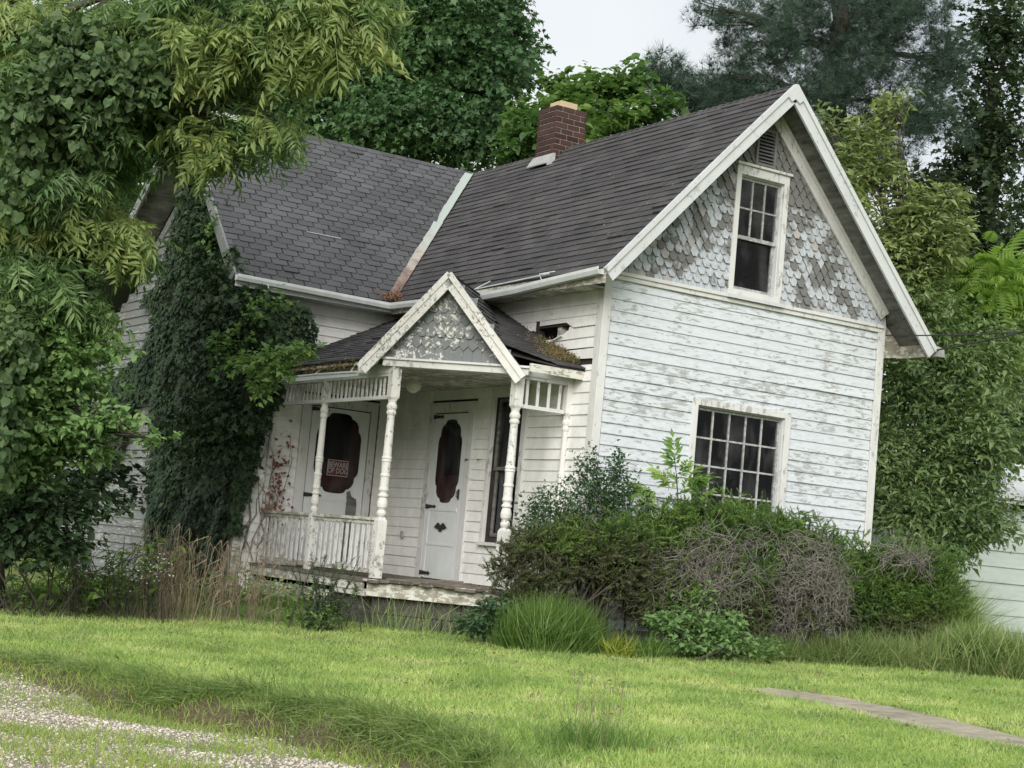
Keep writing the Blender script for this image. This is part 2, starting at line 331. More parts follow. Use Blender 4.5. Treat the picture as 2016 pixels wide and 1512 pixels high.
def glass():
    m, nt, b = mat('window_glass', .03); out = nt.nodes['Material Output']
    t = N(nt,'ShaderNodeBsdfTransparent'); t.inputs[0].default_value = (.8,.82,.82,1); g = N(nt,'ShaderNodeBsdfGlossy'); g.inputs['Roughness'].default_value = .06
    fr = N(nt,'ShaderNodeFresnel'); fr.inputs[0].default_value = 1.3; ms = N(nt,'ShaderNodeMixShader')
    n = noise(nt, coords(nt), 2.5, 4); bm = N(nt,'ShaderNodeBump'); bm.inputs['Strength'].default_value = .04; nt.links.new(n, bm.inputs['Height']); nt.links.new(bm.outputs[0], g.inputs['Normal'])
    df = N(nt,'ShaderNodeBsdfDiffuse'); df.inputs[0].default_value = (.3,.31,.31,1); m2 = N(nt,'ShaderNodeMixShader')
    dn = noise(nt, coords(nt,(2,2,1)), 2.2, 5); nt.links.new(ramp(nt, dn, [(.42,.0),(.8,.12)]), m2.inputs[0])
    geo = N(nt,'ShaderNodeNewGeometry'); nt.links.new(math_(nt,'MULTIPLY', fr.outputs[0], math_(nt,'SUBTRACT', 1.0, geo.outputs['Backfacing'])), ms.inputs[0]); nt.links.new(t.outputs[0], ms.inputs[1]); nt.links.new(g.outputs[0], ms.inputs[2])
    nt.links.new(ms.outputs[0], m2.inputs[1]); nt.links.new(df.outputs[0], m2.inputs[2]); nt.links.new(m2.outputs[0], out.inputs[0]); return m
M_glass = glass()
M_sash = paint_mat('paint_sash', thr=.5, stretch=(7,7,5), dirt=.6, white=(.42,.44,.44), wood=(.24,.25,.24), sc=4)

# ------------------------------------------------------------------ the farmhouse
GW, D1, GL, WD, HE, HR, OV, OG = 4.125, 4.542, 2.02, 4.164, 3.45, 5.953, .334, .443
PI_ = (HR-HE)/(GW/2+OV)      # pitch
X, Y, Z = np.eye(3)
house = thing('farmhouse', (0,0,-.5), 'abandoned white clapboard farmhouse with peeling paint, grey roof and corner porch', 'house')
def sub_iv(iv, a, b):
    o = []
    for p, q in iv:
        if b <= p or a >= q: o.append((p,q)); continue
        if a > p: o.append((p,a))
        if b < q: o.append((b,q))
    return o
def clap(mb, O, u, n, u0, u1, z0, z1, holes=(), cut=None, e=.122, t=.022, seg=2.6, rag=0.0, jit=.003):
    O = np.array(O, float); z = z0; k = 0
    while z < z1-.02:
        zt = min(z+e+.012, z1); iv = [(u0,u1)]
        if cut: a, b = cut(z+.06); iv = [(max(u0,a), min(u1,b))] if b > a else []
        for (a,b,c,d) in holes:
            if c < z+e*.5 < d: iv = sub_iv(iv, a, b)
        for p, q in iv:
            if q-p < .02: continue
            cuts = [p]; x = p+random.uniform(.6,seg)
            while x < q-.5: cuts.append(x); x += random.uniform(1.2,seg)
            cuts.append(q)
            for a, b in zip(cuts, cuts[1:]):
                j = random.uniform(-jit,jit); j2 = j+random.uniform(-jit,jit); tt = t*random.uniform(.85,1.2)+(random.random()<rag)*.012
                za, zb = z+j, z+j2; g = .0015
                P = lambda uu,nn,zz: O+u*uu+n*nn+Z*zz
                mb.hexa([P(a+g,0,za),P(a+g,tt,za),P(b-g,tt,zb),P(b-g,0,zb),P(a+g,0,zt),P(a+g,.005,zt),P(b-g,.005,zt),P(b-g,0,zt)])
        z += e; k += 1
def shell(mb, O, u, n, u0, u1, z0, top, holes=(), th=.1, breaks=()):
    O = np.array(O, float); xs = sorted({u0,u1,*breaks}|{h[0] for h in holes}|{h[1] for h in holes}); xs = [x for x in xs if u0 <= x <= u1]
    for a, b in zip(xs, xs[1:]):
        hs = sorted([(h[2],h[3]) for h in holes if h[0] <= a+1e-6 and h[1] >= b-1e-6]); z = z0
        for c, d in hs:
            if c > z: mb.fbox((O,u,n,Z), (a,-th,z), (b,0,c))
            z = max(z,d)
        ta, tb = top(a), top(b)
        P = lambda uu,nn,zz: O+u*uu+n*nn+Z*zz
        mb.hexa([P(a,-th,z),P(b,-th,z),P(b,0,z),P(a,0,z),P(a,-th,ta),P(b,-th,tb),P(b,0,tb),P(a,0,ta)])
# walls: frame (origin, along u, outward n)
gable_top = lambda u: HE+.33+PI_*(min(u,GW-u))-.12
flat_top = lambda u: HE+.2
# hole lists (u0,u1,z0,z1)
H_front = [(1.371,2.66,.6,2.225), (1.735,2.385,3.6,4.93)]
H_x0 = [(2.55,3.37,0,2.03), (1.36,1.985,.56,2.19)]                              # u = y on the x=0 wall
H_y1 = [(-1.17,-.33,0,2.03)]                                                   # u = x on the y=D1 wall
HB = [(.62,1.4,2.8,2.9),(.5,1.3,2.9,2.99),(.3,.62,2.5,2.66)]
sh = MB()
shell(sh, (0,0,0), X, -Y, 0, GW, -.45, gable_top, H_front, breaks=(GW/2,))
shell(sh, (0,0,0), Y, -X, .1, D1, -.45, flat_top, H_x0+[(.55,1.25,2.79,2.96)])
shell(sh, (0,D1,0), X, -Y, -GL+.1, 0, -.45, flat_top, H_y1)
lt = lambda u: HE+.2+1.0*min(u-D1, 2.2) if u < 6.75 else (5.65-.79*(u-6.75) if u < 8.9 else 3.85-.43*(u-8.9))
shell(sh, (-GL,0,0), Y, -X, D1, 11.6, -.45, lt, (), breaks=(6.75,8.9))
shell(sh, (GW,0,0), Y, X, .1, D1+WD, -.45, flat_top, ())
shell(sh, (0,D1+WD,0), X, Y, -GL+.1, GW-.1, -.45, flat_top, ())
sh.build('wall_sheathing', M_dark, house)
fl = MB(); fl.box((.1,.1,-.1),(GW-.1,D1+WD-.1,0)); fl.box((-GL+.1,D1+.1,-.1),(.1,D1+WD-.1,-.002)); fl.box((.1,.1,2.75),(GW-.1,D1+WD-.1,2.85)); fl.box((-GL+.1,D1+.1,2.74),(.1,D1+WD-.1,2.84))
fl.box((.1,2.25,0),(GW-.1,2.33,2.75)); fl.build('floor', M_black, house)
mb = MB()
clap(mb, (0,0,0), X, -Y, .085, GW-.085, -.43, 3.44, [(1.3,2.745,.5,2.3),(1.66,2.455,3.5,5)], rag=.05)
o = mb.build('siding', M_front, house); o['label'] = 'peeling white clapboards on the tall gable wall'
mb = MB()
hx = [(2.42,3.5,-.1,2.155),(1.27,2.05,.47,2.34)]
clap(mb, (0,0,0), Y, -X, .085, D1, -.0, 2.5, hx)
clap(mb, (0,0,0), Y, -X, .085, D1, 2.684, 3.5, HB, rag=.25, jit=.006)
for (a,b,z,s) in ((.09,.9,2.562,.03),): mb.prism([(-.03,a,z),(-.03,b-.25,z+.01),(-.03,b+.05,z+.1),(-.03,a,z+.112)], (.022,0,0))
mb.prism([(-.022,.09,2.806),(-.026,.93,2.79),(-.022,.72,2.85),(-.02,.62,2.9),(-.018,.09,2.918)], (.02,0,0))
mb.prism([(-.022,.09,2.928),(-.022,.52,2.925),(-.026,.66,2.99),(-.02,1.2,2.985),(-.018,1.2,3.04),(-.018,.09,3.04)], (.02,0,0))
for k in range(3): mb.beam((-.03,1.28-.16*k,2.77+.0*k),(-.034,1.02-.16*k,2.74+.05*k),.012,.05,(1,0,0))
o = mb.build('siding', M_side, house); o['label'] = 'dusty white boards beside the porch with a broken hole'
st = MB(); st.box((.02,.8,2.5),(.09,.88,3.3)); st.box((.02,.4,2.4),(.09,.47,2.8)); st.build('wall_stud', M_rot, house)
mb = MB(); clap(mb, (0,D1,0), X, -Y, -GL+.085, 0, -.0, 3.5, [(-1.3,-.2,-.1,2.16)]); clap(mb, (0,D1,0), X, -Y, -GL+.085, -1.7, -.45, 0)
o = mb.build('siding', M_side, house); o['label'] = 'white boards behind the left porch railing'
mb = MB(); mb2 = MB()
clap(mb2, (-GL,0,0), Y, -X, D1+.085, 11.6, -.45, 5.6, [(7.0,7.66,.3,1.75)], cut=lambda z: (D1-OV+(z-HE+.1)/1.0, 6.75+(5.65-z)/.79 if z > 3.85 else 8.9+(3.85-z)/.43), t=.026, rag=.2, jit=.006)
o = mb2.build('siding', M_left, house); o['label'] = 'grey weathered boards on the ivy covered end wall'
# corner boards
mb = MB()
def cbox(a, b): mb.box(a, b)
mb.box((-.03,-.034,-.43),(.075,0,3.46)); mb.box((-.03,.0,-.43),(0,.085,3.45)); mb.build('corner_board', M_trim, house, bevel=.004); mb = MB()
mb.box((GW-.08,-.034,-.43),(GW+.03,0,3.5)); mb.box((GW,0,-.43),(GW+.03,.09,3.4))
mb.build('corner_board', M_trim, house, bevel=.004)
mb = MB(); mb.box((-GL-.03,D1-.03,-.43),(-GL+.075,D1,3.4)); mb.box((-GL-.03,D1,-.43),(-GL,D1+.085,3.4)); mb.build('corner_board', M_rot, house)
mb = MB(); mb.box((-GL-.034,7.6,.2),(-GL-.002,7.7,1.8)); mb.box((-GL-.034,6.96,.2),(-GL-.002,7.06,1.8)); mb.box((-GL-.036,7.06,1.7),(-GL-.002,7.6,1.8))
w = mb.build('window', M_left, house); mb = MB(); mb.box((-GL+.03,7.06,.3),(-GL+.035,7.6,1.7)); mb.build('pane', M_glass, w)
# gable front: drip moulding, shingles
mb = MB(); mb.box((.02,-.06,3.49),(GW-.02,0,3.53)); mb.box((.02,-.04,3.44),(GW-.02,0,3.49)); mb.build('drip_moulding', M_trim, house, bevel=.004)
mb = MB(); e = .093; wS = .118; z = 3.50; row = 0
while z < 5.75:
    off = (row%2)*wS/2; uu = -.2+off
    while uu < GW+.2:
        c = uu+wS/2; hgt = z+e*.8
        if 3.45+PI_*(min(c,GW-c))+.12 > hgt and not (1.71 < c < 2.41 and z < 4.98) and not (1.96 < c < 2.17 and z < 5.45 and z > 4.9):
            w2 = wS*.485*random.uniform(.96,1); j = random.uniform(-.003,.003); tt = .028*random.uniform(.8,1.25)
            dm = (z > 4.72) or (abs(c-1.12-(z-4.1)*.2) < .22 and 3.95 < z < 4.45) or (abs(c-3.0) < .2 and 3.7 < z < 4.1)
            flat = row == 0
            H = e*1.55; prof = [(-w2,H),(-w2,.05),(-w2*.5,0),(w2*.5,0),(w2,.05),(w2,H)]
            if dm: prof = [(-w2,H),(-w2,.075),(0,-.015),(w2,.075),(w2,H)]
            if flat: prof = [(-w2,H),(-w2,0),(w2,0),(w2,H)]
            fr = [(c+a, -.004-tt*(1-b/H)-.004, z+b+j) for a,b in prof]; bk = [(a_, y_+.009, z_) for a_,y_,z_ in fr]; n_ = len(fr)
            if c < 1.70 and c > 1.6: pass
            mb.add(fr+bk, [tuple(range(n_)), tuple(range(n_,2*n_))[::-1]]+[(i,n_+i,n_+(i+1)%n_,(i+1)%n_) for i in range(n_)])
        uu += wS
    z += e; row += 1
mb.build('gable_shingles', M_shake, house)
def window(x0, x1, z0, z1, tx0, tx1, tz0, tz1, cols, rows, meet=None, lower=None, y=0, head=.0, name='window', depth=.05, barw=.018):
    """window in a wall facing -Y; t* is the outer trim"""
    mb = MB(); mb.box((tx0,y-.045,tz0),(x0,y,tz1)); mb.box((x1,y-.045,tz0),(tx1,y,tz1)); mb.box((x0,y-.0451,z1),(x1,y,tz1)); mb.box((x0,y-.046,tz0),(x1,y,z0))
    if head: mb.box((tx0-.02,y-.075,tz1),(tx1+.02,y,tz1+head))
    f = mb.build(name, M_trim, house, bevel=.004)
    s = MB(); s.box((tx0-.02,y-.085,tz0-.04),(tx1+.02,y,tz0)); s.build('sill', M_rake, f)
    s = MB(); j = .012; s.box((x0,y-.005,z0),(x0+j,y+.1,z1)); s.box((x1-j,y-.005,z0),(x1,y+.1,z1)); s.box((x0+j,y-.004,z1-j),(x1-j,y+.1,z1)); s.box((x0+j,y-.004,z0),(x1-j,y+.1,z0+j))
    s.build('jamb', M_rake, f); return f
def sash(f, x0, x1, z0, z1, y, cols, rows, fw=.032, bw=.018, m=None):
    s = MB(); s.box((x0,y,z0),(x0+fw,y+.03,z1)); s.box((x1-fw,y,z0),(x1,y+.03,z1)); s.box((x0+fw,y+.001,z1-fw),(x1-fw,y+.029,z1)); s.box((x0+fw,y+.001,z0),(x1-fw,y+.029,z0+fw*1.3))
    for i in range(1,cols):
        c = x0+fw+(x1-x0-2*fw)*i/cols; s.box((c-bw/2,y+.003,z0+fw),(c+bw/2,y+.026,z1-fw))
    for i in range(1,rows):
        c = z0+fw+(z1-z0-2*fw)*i/rows
        s.box((x0+fw,y+.004,c-bw/2),(x1-fw,y+.025,c+bw/2))
    o = s.build('sash', m or M_sash, f)
    g = MB(); g.box((x0+fw*.5,y+.013,z0+fw*.5),(x1-fw*.5,y+.017,z1-fw*.5)); g.build('pane', M_glass, o); return o
w = window(1.735,2.385,3.6,4.93,1.665,2.455,3.53,5.035,3,2, head=.03)
sash(w,1.747,2.373,4.2,4.918,.02,3,2); sash(w,1.747,2.373,3.612,4.24,.055,1,1)
w = window(1.371,2.66,.6,2.225,1.298,2.744,.5,2.30,5,5)
sash(w,1.383,2.648,.612,2.213,.03,5,5,fw=.03,bw=.02)
# curtain remnants / debris inside, seen as vague shapes
# vent
mb = MB(); mb.box((1.92,-.05,5.08),(1.95,0,5.52)); mb.box((2.185,-.05,5.08),(2.215,0,5.52)); mb.box((1.95,-.051,5.08),(2.185,0,5.11)); mb.box((1.95,-.051,5.49),(2.185,0,5.52))
v_ = mb.build('vent', simple('vent_grey',(.14,.145,.14),(.22,.225,.22),9,.8), house)
mb = MB(); mb.box((1.95,-.012,5.11),(2.185,-.008,5.49)); mb.build('vent_backing', M_black, v_)
for k in range(9):
    mb = MB(); zz = 5.125+k*.041; mb.hexa([np.array(q) for q in [(1.95,-.046,zz),(2.185,-.046,zz),(2.185,-.016,zz+.025),(1.95,-.016,zz+.025),(1.95,-.046,zz+.006),(2.185,-.046,zz+.006),(2.185,-.016,zz+.031),(1.95,-.016,zz+.031)]])
    mb.build('vent_slat', bpy.data.materials['vent_grey'], v_)
# ---------------- roofs
def roof_shingles(O, u, v, uiv, vlen, e, w, step=.5, th=.008, style='tab', hook=0):
    """u along eave, v up-slope (unit), n normal; uiv(s)->(u0,u1) at slope distance s"""
    O = np.array(O, float); u = np.array(u, float); v = np.array(v, float); n = np.cross(u, v)
    if n[2] < 0: n = -n
    mb = MB(); s = -.02; row = 0
    while s < vlen:
        a0, a1 = uiv(max(s,0)); b0, b1 = uiv(min(s+e,vlen)); off = (row*step) % 1.0 if style == 'tab' else (row%2)*.5-.045*row
        k = math.floor(min(a0,b0)/w-off)-1; x = (k+off)*w; k -= 1
        rj = random.uniform(-.003,.003)
        while x < max(a1,b1):
            xl, xr = x, x+w; k += 1
            if xr > min(a0,b0)+.02 and xl < max(a1,b1)-.02:
                L0, R0 = max(xl,a0), min(xr,a1); L1, R1 = max(xl,b0), min(xr,b1)
                if R0-L0 > .01 or R1-L1 > .01:
                    L0, R0 = (L0,R0) if R0 > L0 else ((L0+R0)/2,)*2
                    L1, R1 = (L1,R1) if R1 > L1 else ((L1+R1)/2,)*2
                    g = .0055 if style == 'tab' else .002+(.004 if k%4 == 0 else 0); j = rj+random.uniform(-.003,.003); j2 = rj+random.uniform(-.003,.003); t = th*random.uniform(.8,1.5)+(random.random()<.02)*.012
                    top = min(s+e*1.25, vlen+.02)
                    P = lambda a,b,c: O+u*a+v*b+n*c
                    if style == 'hook' and R0-L0 > w*.7 and R1-L1 > w*.7:
                        d = e*.22
                        fr = [P(L0+g,s+j+.004,t),P(L0+w*.04,s+j,t),P(R0-w*.17,s+j2+.003,t),P(R0-w*.08,s+j2+d,t*.8),P(R1-g-w*.03,top,.002),P(L1+g,top,.002)]
                        bk = [q-n*(t+.004) for q in fr[:4]]+[q-n*.003 for q in fr[4:]]
                        mb.add(fr+bk, [(0,1,2,3,4,5),(6,11,10,9,8,7)]+[(i,6+i,6+(i+1)%6,(i+1)%6) for i in range(6)])
                    else:
                        mb.hexa([P(L0+g,s+j,-.004),P(R0-g,s+j2,-.004),P(R1-g,top,-.004),P(L1+g,top,-.004),P(L0+g,s+j,t),P(R0-g,s+j2,t),P(R1-g,top,.002),P(L1+g,top,.002)])
            x += w
        s += e; row += 1
    return mb
def slab(poly, nrmv, th=.03):
    mb = MB(); n = np.array(nrmv, float); n /= np.linalg.norm(n); mb.prism([np.array(p)-n*(th+.006) for p in poly], n*th); return mb
cp = 1/math.sqrt(1+PI_**2)
# front wing, left slope (visible): eave x=-OV, u along +Y
YB = D1+WD+OV
vl = (GW/2+OV)/cp
def uA(s): 
    x = s*cp; return (-OG-.0, min(D1-OV+x*1.0, YB))
o = roof_shingles((-OV,0,HE), Y, (cp,0,PI_*cp), uA, vl, .125, .3, .5, th=.015)
roofA = o.build('roof', M_sh1, house); roofA['label'] = 'brown grey shingle slope of the tall gabled wing'
mb = slab([(-OV,-OG,HE),(-OV,YB,HE),(GW/2,YB,HR),(GW/2,-OG,HR)], (-PI_,0,1)); mb.build('roof_deck', M_dark, roofA)
# right slope
o = roof_shingles((GW+OV+.08,0,HE-.12), Y, (-cp,0,PI_*cp), lambda s: (-OG, YB), vl+.14, .125, .3, .5)
o.build('roof', M_sh1, house)
mb = slab([(GW+OV+.08,-OG,HE-.12),(GW+OV+.08,YB,HE-.12),(GW/2,YB,HR),(GW/2,-OG,HR)], (PI_,0,1)); mb.build('roof_deck', M_soffit, house)
# side wing, front slope
XL = -GL-.48; HRy = D1+WD/2; vl2 = (WD/2+OV)/cp
def uB(s):
    y = s*cp; return (XL, -OV+y*1.0)
o = roof_shingles((0,D1-OV,HE), X, (0,cp,PI_*cp), uB, vl2, .118, .225, .38, style='hook', th=.012)
roofB = o.build('roof', M_sh2, house); roofB['label'] = 'slate grey shingle slope over the side wing'
mb = slab([(XL,D1-OV,HE),(0,D1-OV,HE),(GW/2,HRy,HR),(XL,HRy,HR)], (0,-PI_,1)); mb.build('roof_deck', M_dark, roofB)
mb = slab([(XL,HRy,HR),(GW/2,HRy,HR),(GW/2,8.9,4.22),(XL,8.9,4.22)], (0,.79,1)); mb.m = 0
bk = slab([(XL,8.9,4.22),(GW/2,8.9,4.22),(GW/2,12.0,2.9),(XL,12.0,2.9)], (0,.43,1)); mb.add(bk.v, bk.f); mb.build('roof', M_sh2, house)
# bare sheathing and lifted shingles at the far end of the ridge
mb = MB()
for k in range(5): mb.beam((-2.45+.11*k,6.4,HR-.2+.02*k),(-2.2+.16*k,6.62,HR+.04+.01*k),.1,.012,(0,-.5,1))
mb.build('loose_shingles', M_flash, roofB)
# exposed batten strips where shingles slipped
mb = MB(); 
def on_roofB(x, y, d=.014): return np.array([x, y, HE+PI_*(y-(D1-OV))])+np.array([0,-PI_*cp,cp])*d
mb.beam(on_roofB(-1.28,5.0,.016), on_roofB(-.78,5.0,.016), .014, .006, (0,-PI_,1)); mb.build('exposed_batten', M_flash, roofB)
# ridge caps
def ridge(a, b, d, mat_, parent, w=.11):
    mb = MB(); a = np.array(a, float); b = np.array(b, float); n = int(np.linalg.norm(b-a)/.13); dv = (b-a)/n; ax = dv/np.linalg.norm(dv); sd = np.cross(ax, Z)
    for i in range(n):
        p = a+dv*i; t = .012+random.uniform(0,.006); q = p+dv*1.35
        for sg in (-1,1):
            dn = sd*sg*cp-Z*PI_*cp; nn = sd*sg*PI_*cp+Z*cp
            pts = [p+nn*t*.9+Z*.012, p+dn*w+nn*t, q+dn*w+nn*.004, q+nn*.004+Z*.004]; mb.prism(pts, -nn*.007)
    return mb.build('ridge_cap', mat_, parent)
ridge((GW/2,HRy,HR), (GW/2,-OG,HR), 1, M_sh1, roofA); ridge((GW/2-.1,HRy,HR), (XL,HRy,HR), 1, M_sh2, roofB)
# valley flashing
mb = MB(); v0 = np.array([-OV+.02,D1-OV+.02,HE+.02]); v1 = np.array([GW/2-.06,HRy-.06,HR-.04]); wv = .11; N_ = 14
for i in range(N_):
    a = v0+(v1-v0)*i/N_; b = v0+(v1-v0)*(i+1)/N_
    k = .9+.2*random.random(); kb = .9+.2*random.random()
    if i == 8: k = .6
    ua = np.array([-1,0,-0.0]); 
    A1 = a+np.array([-1,0,0])*wv*k+Z*.03; B1 = b+np.array([-1,0,0])*wv*kb+Z*.03      # lies on the side-wing slope (level along X)
    A2 = a+np.array([0,-1,0])*wv*k*.55+Z*.03; B2 = b+np.array([0,-1,0])*wv*kb*.55+Z*.03
    mb.prism([A1,a+Z*.028,b+Z*.028,B1], Z*.006); mb.prism([a+Z*.028,A2,B2,b+Z*.028], Z*.006)
mb.build('valley_flashing', M_valley, roofA)
# rake boards of the tall gable
def rake(x0, z0, x1, z1, y, mat_, name='rake_board', h=.15, th=.03, par=house, roll=True):
    mb = MB(); dx = x1-x0; dz = z1-z0; L = math.hypot(dx,dz); n = np.array([-dz/L,0,dx/L]); n = n if n[2] > 0 else -n
    n3 = 9; P = [np.array([x0+dx*t,0,z0+dz*t])+n*(.012*math.sin(3*t+x0)) for t in np.linspace(0,1,n3)]
    for a, b in zip(P, P[1:]):
        mb.prism([(a[0],y,a[2]+0)-n*(h-.012)*0+n*.014, (b[0],y,b[2])+n*.014, (b[0],y,b[2])-n*h, (a[0],y,a[2])-n*h], (0,-th,0))
        if roll: mb.prism([(a[0],y-th,a[2])+n*.018, (b[0],y-th,b[2])+n*.018, (b[0],y-th,b[2])-n*.035, (a[0],y-th,a[2])-n*.035], (0,-.02,0))
    return mb.build(name, mat_, par)
rake(-OV-.02, HE-.02, GW/2, HR, -OG, M_rake); rake(GW/2, HR, GW+OV+.12, HE-.17, -OG, M_rake)
mb = MB(); mb.prism([(GW/2-.14,-OG-.052,HR-.13),(GW/2,-OG-.052,HR+.015),(GW/2+.14,-OG-.052,HR-.13),(GW/2+.06,-OG-.052,HR-.2),(GW/2,-OG-.052,HR-.16),(GW/2-.06,-OG-.052,HR-.2)],(0,.05,0)); mb.build('rake_board', M_rake, house)
# frieze boards under the soffit on the wall
def frieze(x0,z0,x1,z1): 
    mb = MB(); dx = x1-x0; dz = z1-z0; L = math.hypot(dx,dz); n = np.array([-dz/L,0,dx/L]); n = n if n[2] > 0 else -n
    a = np.array([x0,-.028,z0]); b = np.array([x1,-.028,z1]); mb.prism([a,b,b-n*.14,a-n*.14], (0,-.03,0)); mb.prism([a,b,b-n*.04,a-n*.04], (0,-.05,0)); return mb
dz_ = .075
frieze(-.02, HE+.33*0+PI_*(OV-.02)-dz_, GW/2, HR-dz_).build('frieze_board', M_trim, house)
frieze(GW/2+.02, HR-dz_, GW+.03, HE+PI_*OV-dz_-.03).build('frieze_board', M_trim, house)
# soffit boards (underside of both rakes) and cornice return on the right
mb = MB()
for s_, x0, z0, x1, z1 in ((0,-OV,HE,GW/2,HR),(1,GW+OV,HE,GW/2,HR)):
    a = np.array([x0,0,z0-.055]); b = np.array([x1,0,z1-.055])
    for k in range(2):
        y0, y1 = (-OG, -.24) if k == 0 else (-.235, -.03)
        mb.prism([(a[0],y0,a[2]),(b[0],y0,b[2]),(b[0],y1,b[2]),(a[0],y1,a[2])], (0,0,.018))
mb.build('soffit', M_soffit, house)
mb = MB(); mb.prism([(GW+.03,.05,3.32),(GW+.03,.05,3.62),(GW+OV+.04,.05,3.34),(GW+OV+.04,.05,3.2),(GW+.03,.05,3.14)], (0,.03,0)); mb.box((GW+.03,.08,3.2),(GW+OV,YB,3.22)); mb.box((GW+OV,-OG+.05,3.18),(GW+OV+.02,YB,3.33))
mb.build('cornice_return', M_rot, house)
mb = MB(); mb.prism([(GW+OV+.13,-.5,3.2),(GW+OV+.24,-.5,3.2),(GW+OV+.22,-.5,3.3),(GW+OV+.1,-.5,3.32)],(0,.5,0)); mb.build('gutter', M_flash, house)
# front-wing left eave fascia (rotten) and side-wing fascia
mb = MB(); mb.box((-OV-.005,-OG,HE-.16),(-OV+.02,D1-OV,HE-.02)); mb.box((-OV+.02,-.03,HE-.14),(-.0,D1,HE-.12)); mb.build('fascia', M_rot, house)
mb = MB(); mb.box((XL,D1-OV-.005,HE-.14),(-OV,D1-OV+.02,HE-.02)); mb.box((-GL,D1-OV+.02,HE-.13),(-.03,D1-.022,HE-.11)); mb.build('fascia', M_metal, house)
# side-wing rake (left gable)
mb = MB()
def yrake(y0,z0,y1,z1,x,h=.14):
    a = np.array([x,y0,z0]); b = np.array([x,y1,z1]); d = (b-a)/np.linalg.norm(b-a); n = np.cross(d,X); n = n if n[2] > 0 else -n
    mb.prism([a+n*.015,b+n*.015,b-n*h,a-n*h], (-.03,0,0))
yrake(D1-OV,HE,HRy,HR,XL); yrake(HRy,HR,8.9,4.22,XL); yrake(8.9,4.22,12,2.9,XL); mb.build('rake_board', M_left, house)
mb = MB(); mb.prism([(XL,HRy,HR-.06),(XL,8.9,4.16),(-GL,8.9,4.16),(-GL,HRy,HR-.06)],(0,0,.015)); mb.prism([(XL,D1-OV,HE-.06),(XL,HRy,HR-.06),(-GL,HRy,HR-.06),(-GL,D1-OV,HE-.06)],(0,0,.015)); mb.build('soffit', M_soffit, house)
mb = MB(); 
for a,b in (((-GL-.03,6.7,5.52),(-GL-.03,8.85,3.98)),): mb.beam(a,b,.03,.13,(0,.6,1))
mb.build('frieze_board', M_left, house)
# gutters
def gutter(path, out, name='gutter', d=.085, h=.075, mat_=None):
    mb = MB(); out = np.array(out, float); P = [np.array(p, float) for p in path]
    prof = [(0,h),(0,0),(d*.8,0),(d,h*.55),(d,h),(d-.012,h),(d-.012,h*.55),(d*.75,.01),(.008,.01),(.008,h)]
    rings = [[p+out*a+Z*(b-h) for a,b in prof] for p in P]; n = len(prof); vs = [q for r in rings for q in r]; fs = []
    for i in range(len(P)-1):
        for j in range(n): fs.append((i*n+j, i*n+(j+1)%n, (i+1)*n+(j+1)%n, (i+1)*n+j))
    fs += [tuple(range(n))[::-1], tuple((len(P)-1)*n+j for j in range(n))]; mb.add(vs, fs)
    return mb.build(name, mat_ or M_metal, house)
g1 = gutter([(XL-.02,D1-OV-.008,HE-.0),(-1.4,D1-OV-.008,HE-.015),(-OV-.01,D1-OV-.008,HE-.03)], (0,-1,0)); g1['label'] = 'white gutter along the side wing eave'
g2 = gutter([(-OV-.008,D1-OV-.095,HE-.03),(-OV-.01,3.2,HE-.05),(-OV-.02,2.2,HE-.1),(-OV-.03,1.2,HE-.085),(-OV-.02,.4,HE-.04),(-OV-.01,-OG,HE-.0)], (-1,0,0)); g2['label'] = 'sagging gutter along the tall wing eave'
mb = MB(); mb.tube([(-OV-.08,.5,HE+.01),(-OV-.1,1.3,HE-.02),(-OV-.11,2.0,HE-.04),(-OV-.1,2.5,HE-.075)], .008); mb.tube([(-OV-.1,2.0,HE-.03),(-OV+.03,1.9,HE+.07)], .006); mb.tube([(-OV-.1,.6,HE-.06),(-OV-.12,.63,HE+.01),(-OV,.5,HE+.05)],.006); mb.build('gutter_strap', M_metal, g2)
mb = MB(); px_ = -2.12
mb.tube([(px_,D1-OV-.05,HE-.07),(px_,D1-OV-.05,HE-.13),(px_+.0,D1-OV+.0,HE-.2),(px_,D1-OV+.04,HE-.3)], .038, 12); mb.build('downspout', M_metal, house, smooth=True)
# leaf debris at the valley foot
L_ = Leaves(); n = 500; P = np.array([-OV+.02,D1-OV+.02,HE+.05])+RNG.normal(size=(n,3))*np.array([.09,.09,.03]); P[:,2] = np.maximum(P[:,2], HE+.04+PI_*np.maximum(0,np.minimum(P[:,0]+OV,P[:,1]-D1+OV)))
L_.scatter(T_leaf(.5), P, rdir(n), rdir(n), .05)
L_o = L_.build('leaf_debris', leaf_mat('dead_leaves', [(.05,.025,.015),(.12,.06,.035),(.18,.1,.06)], .1), roofA); L_o['kind'] = 'stuff'
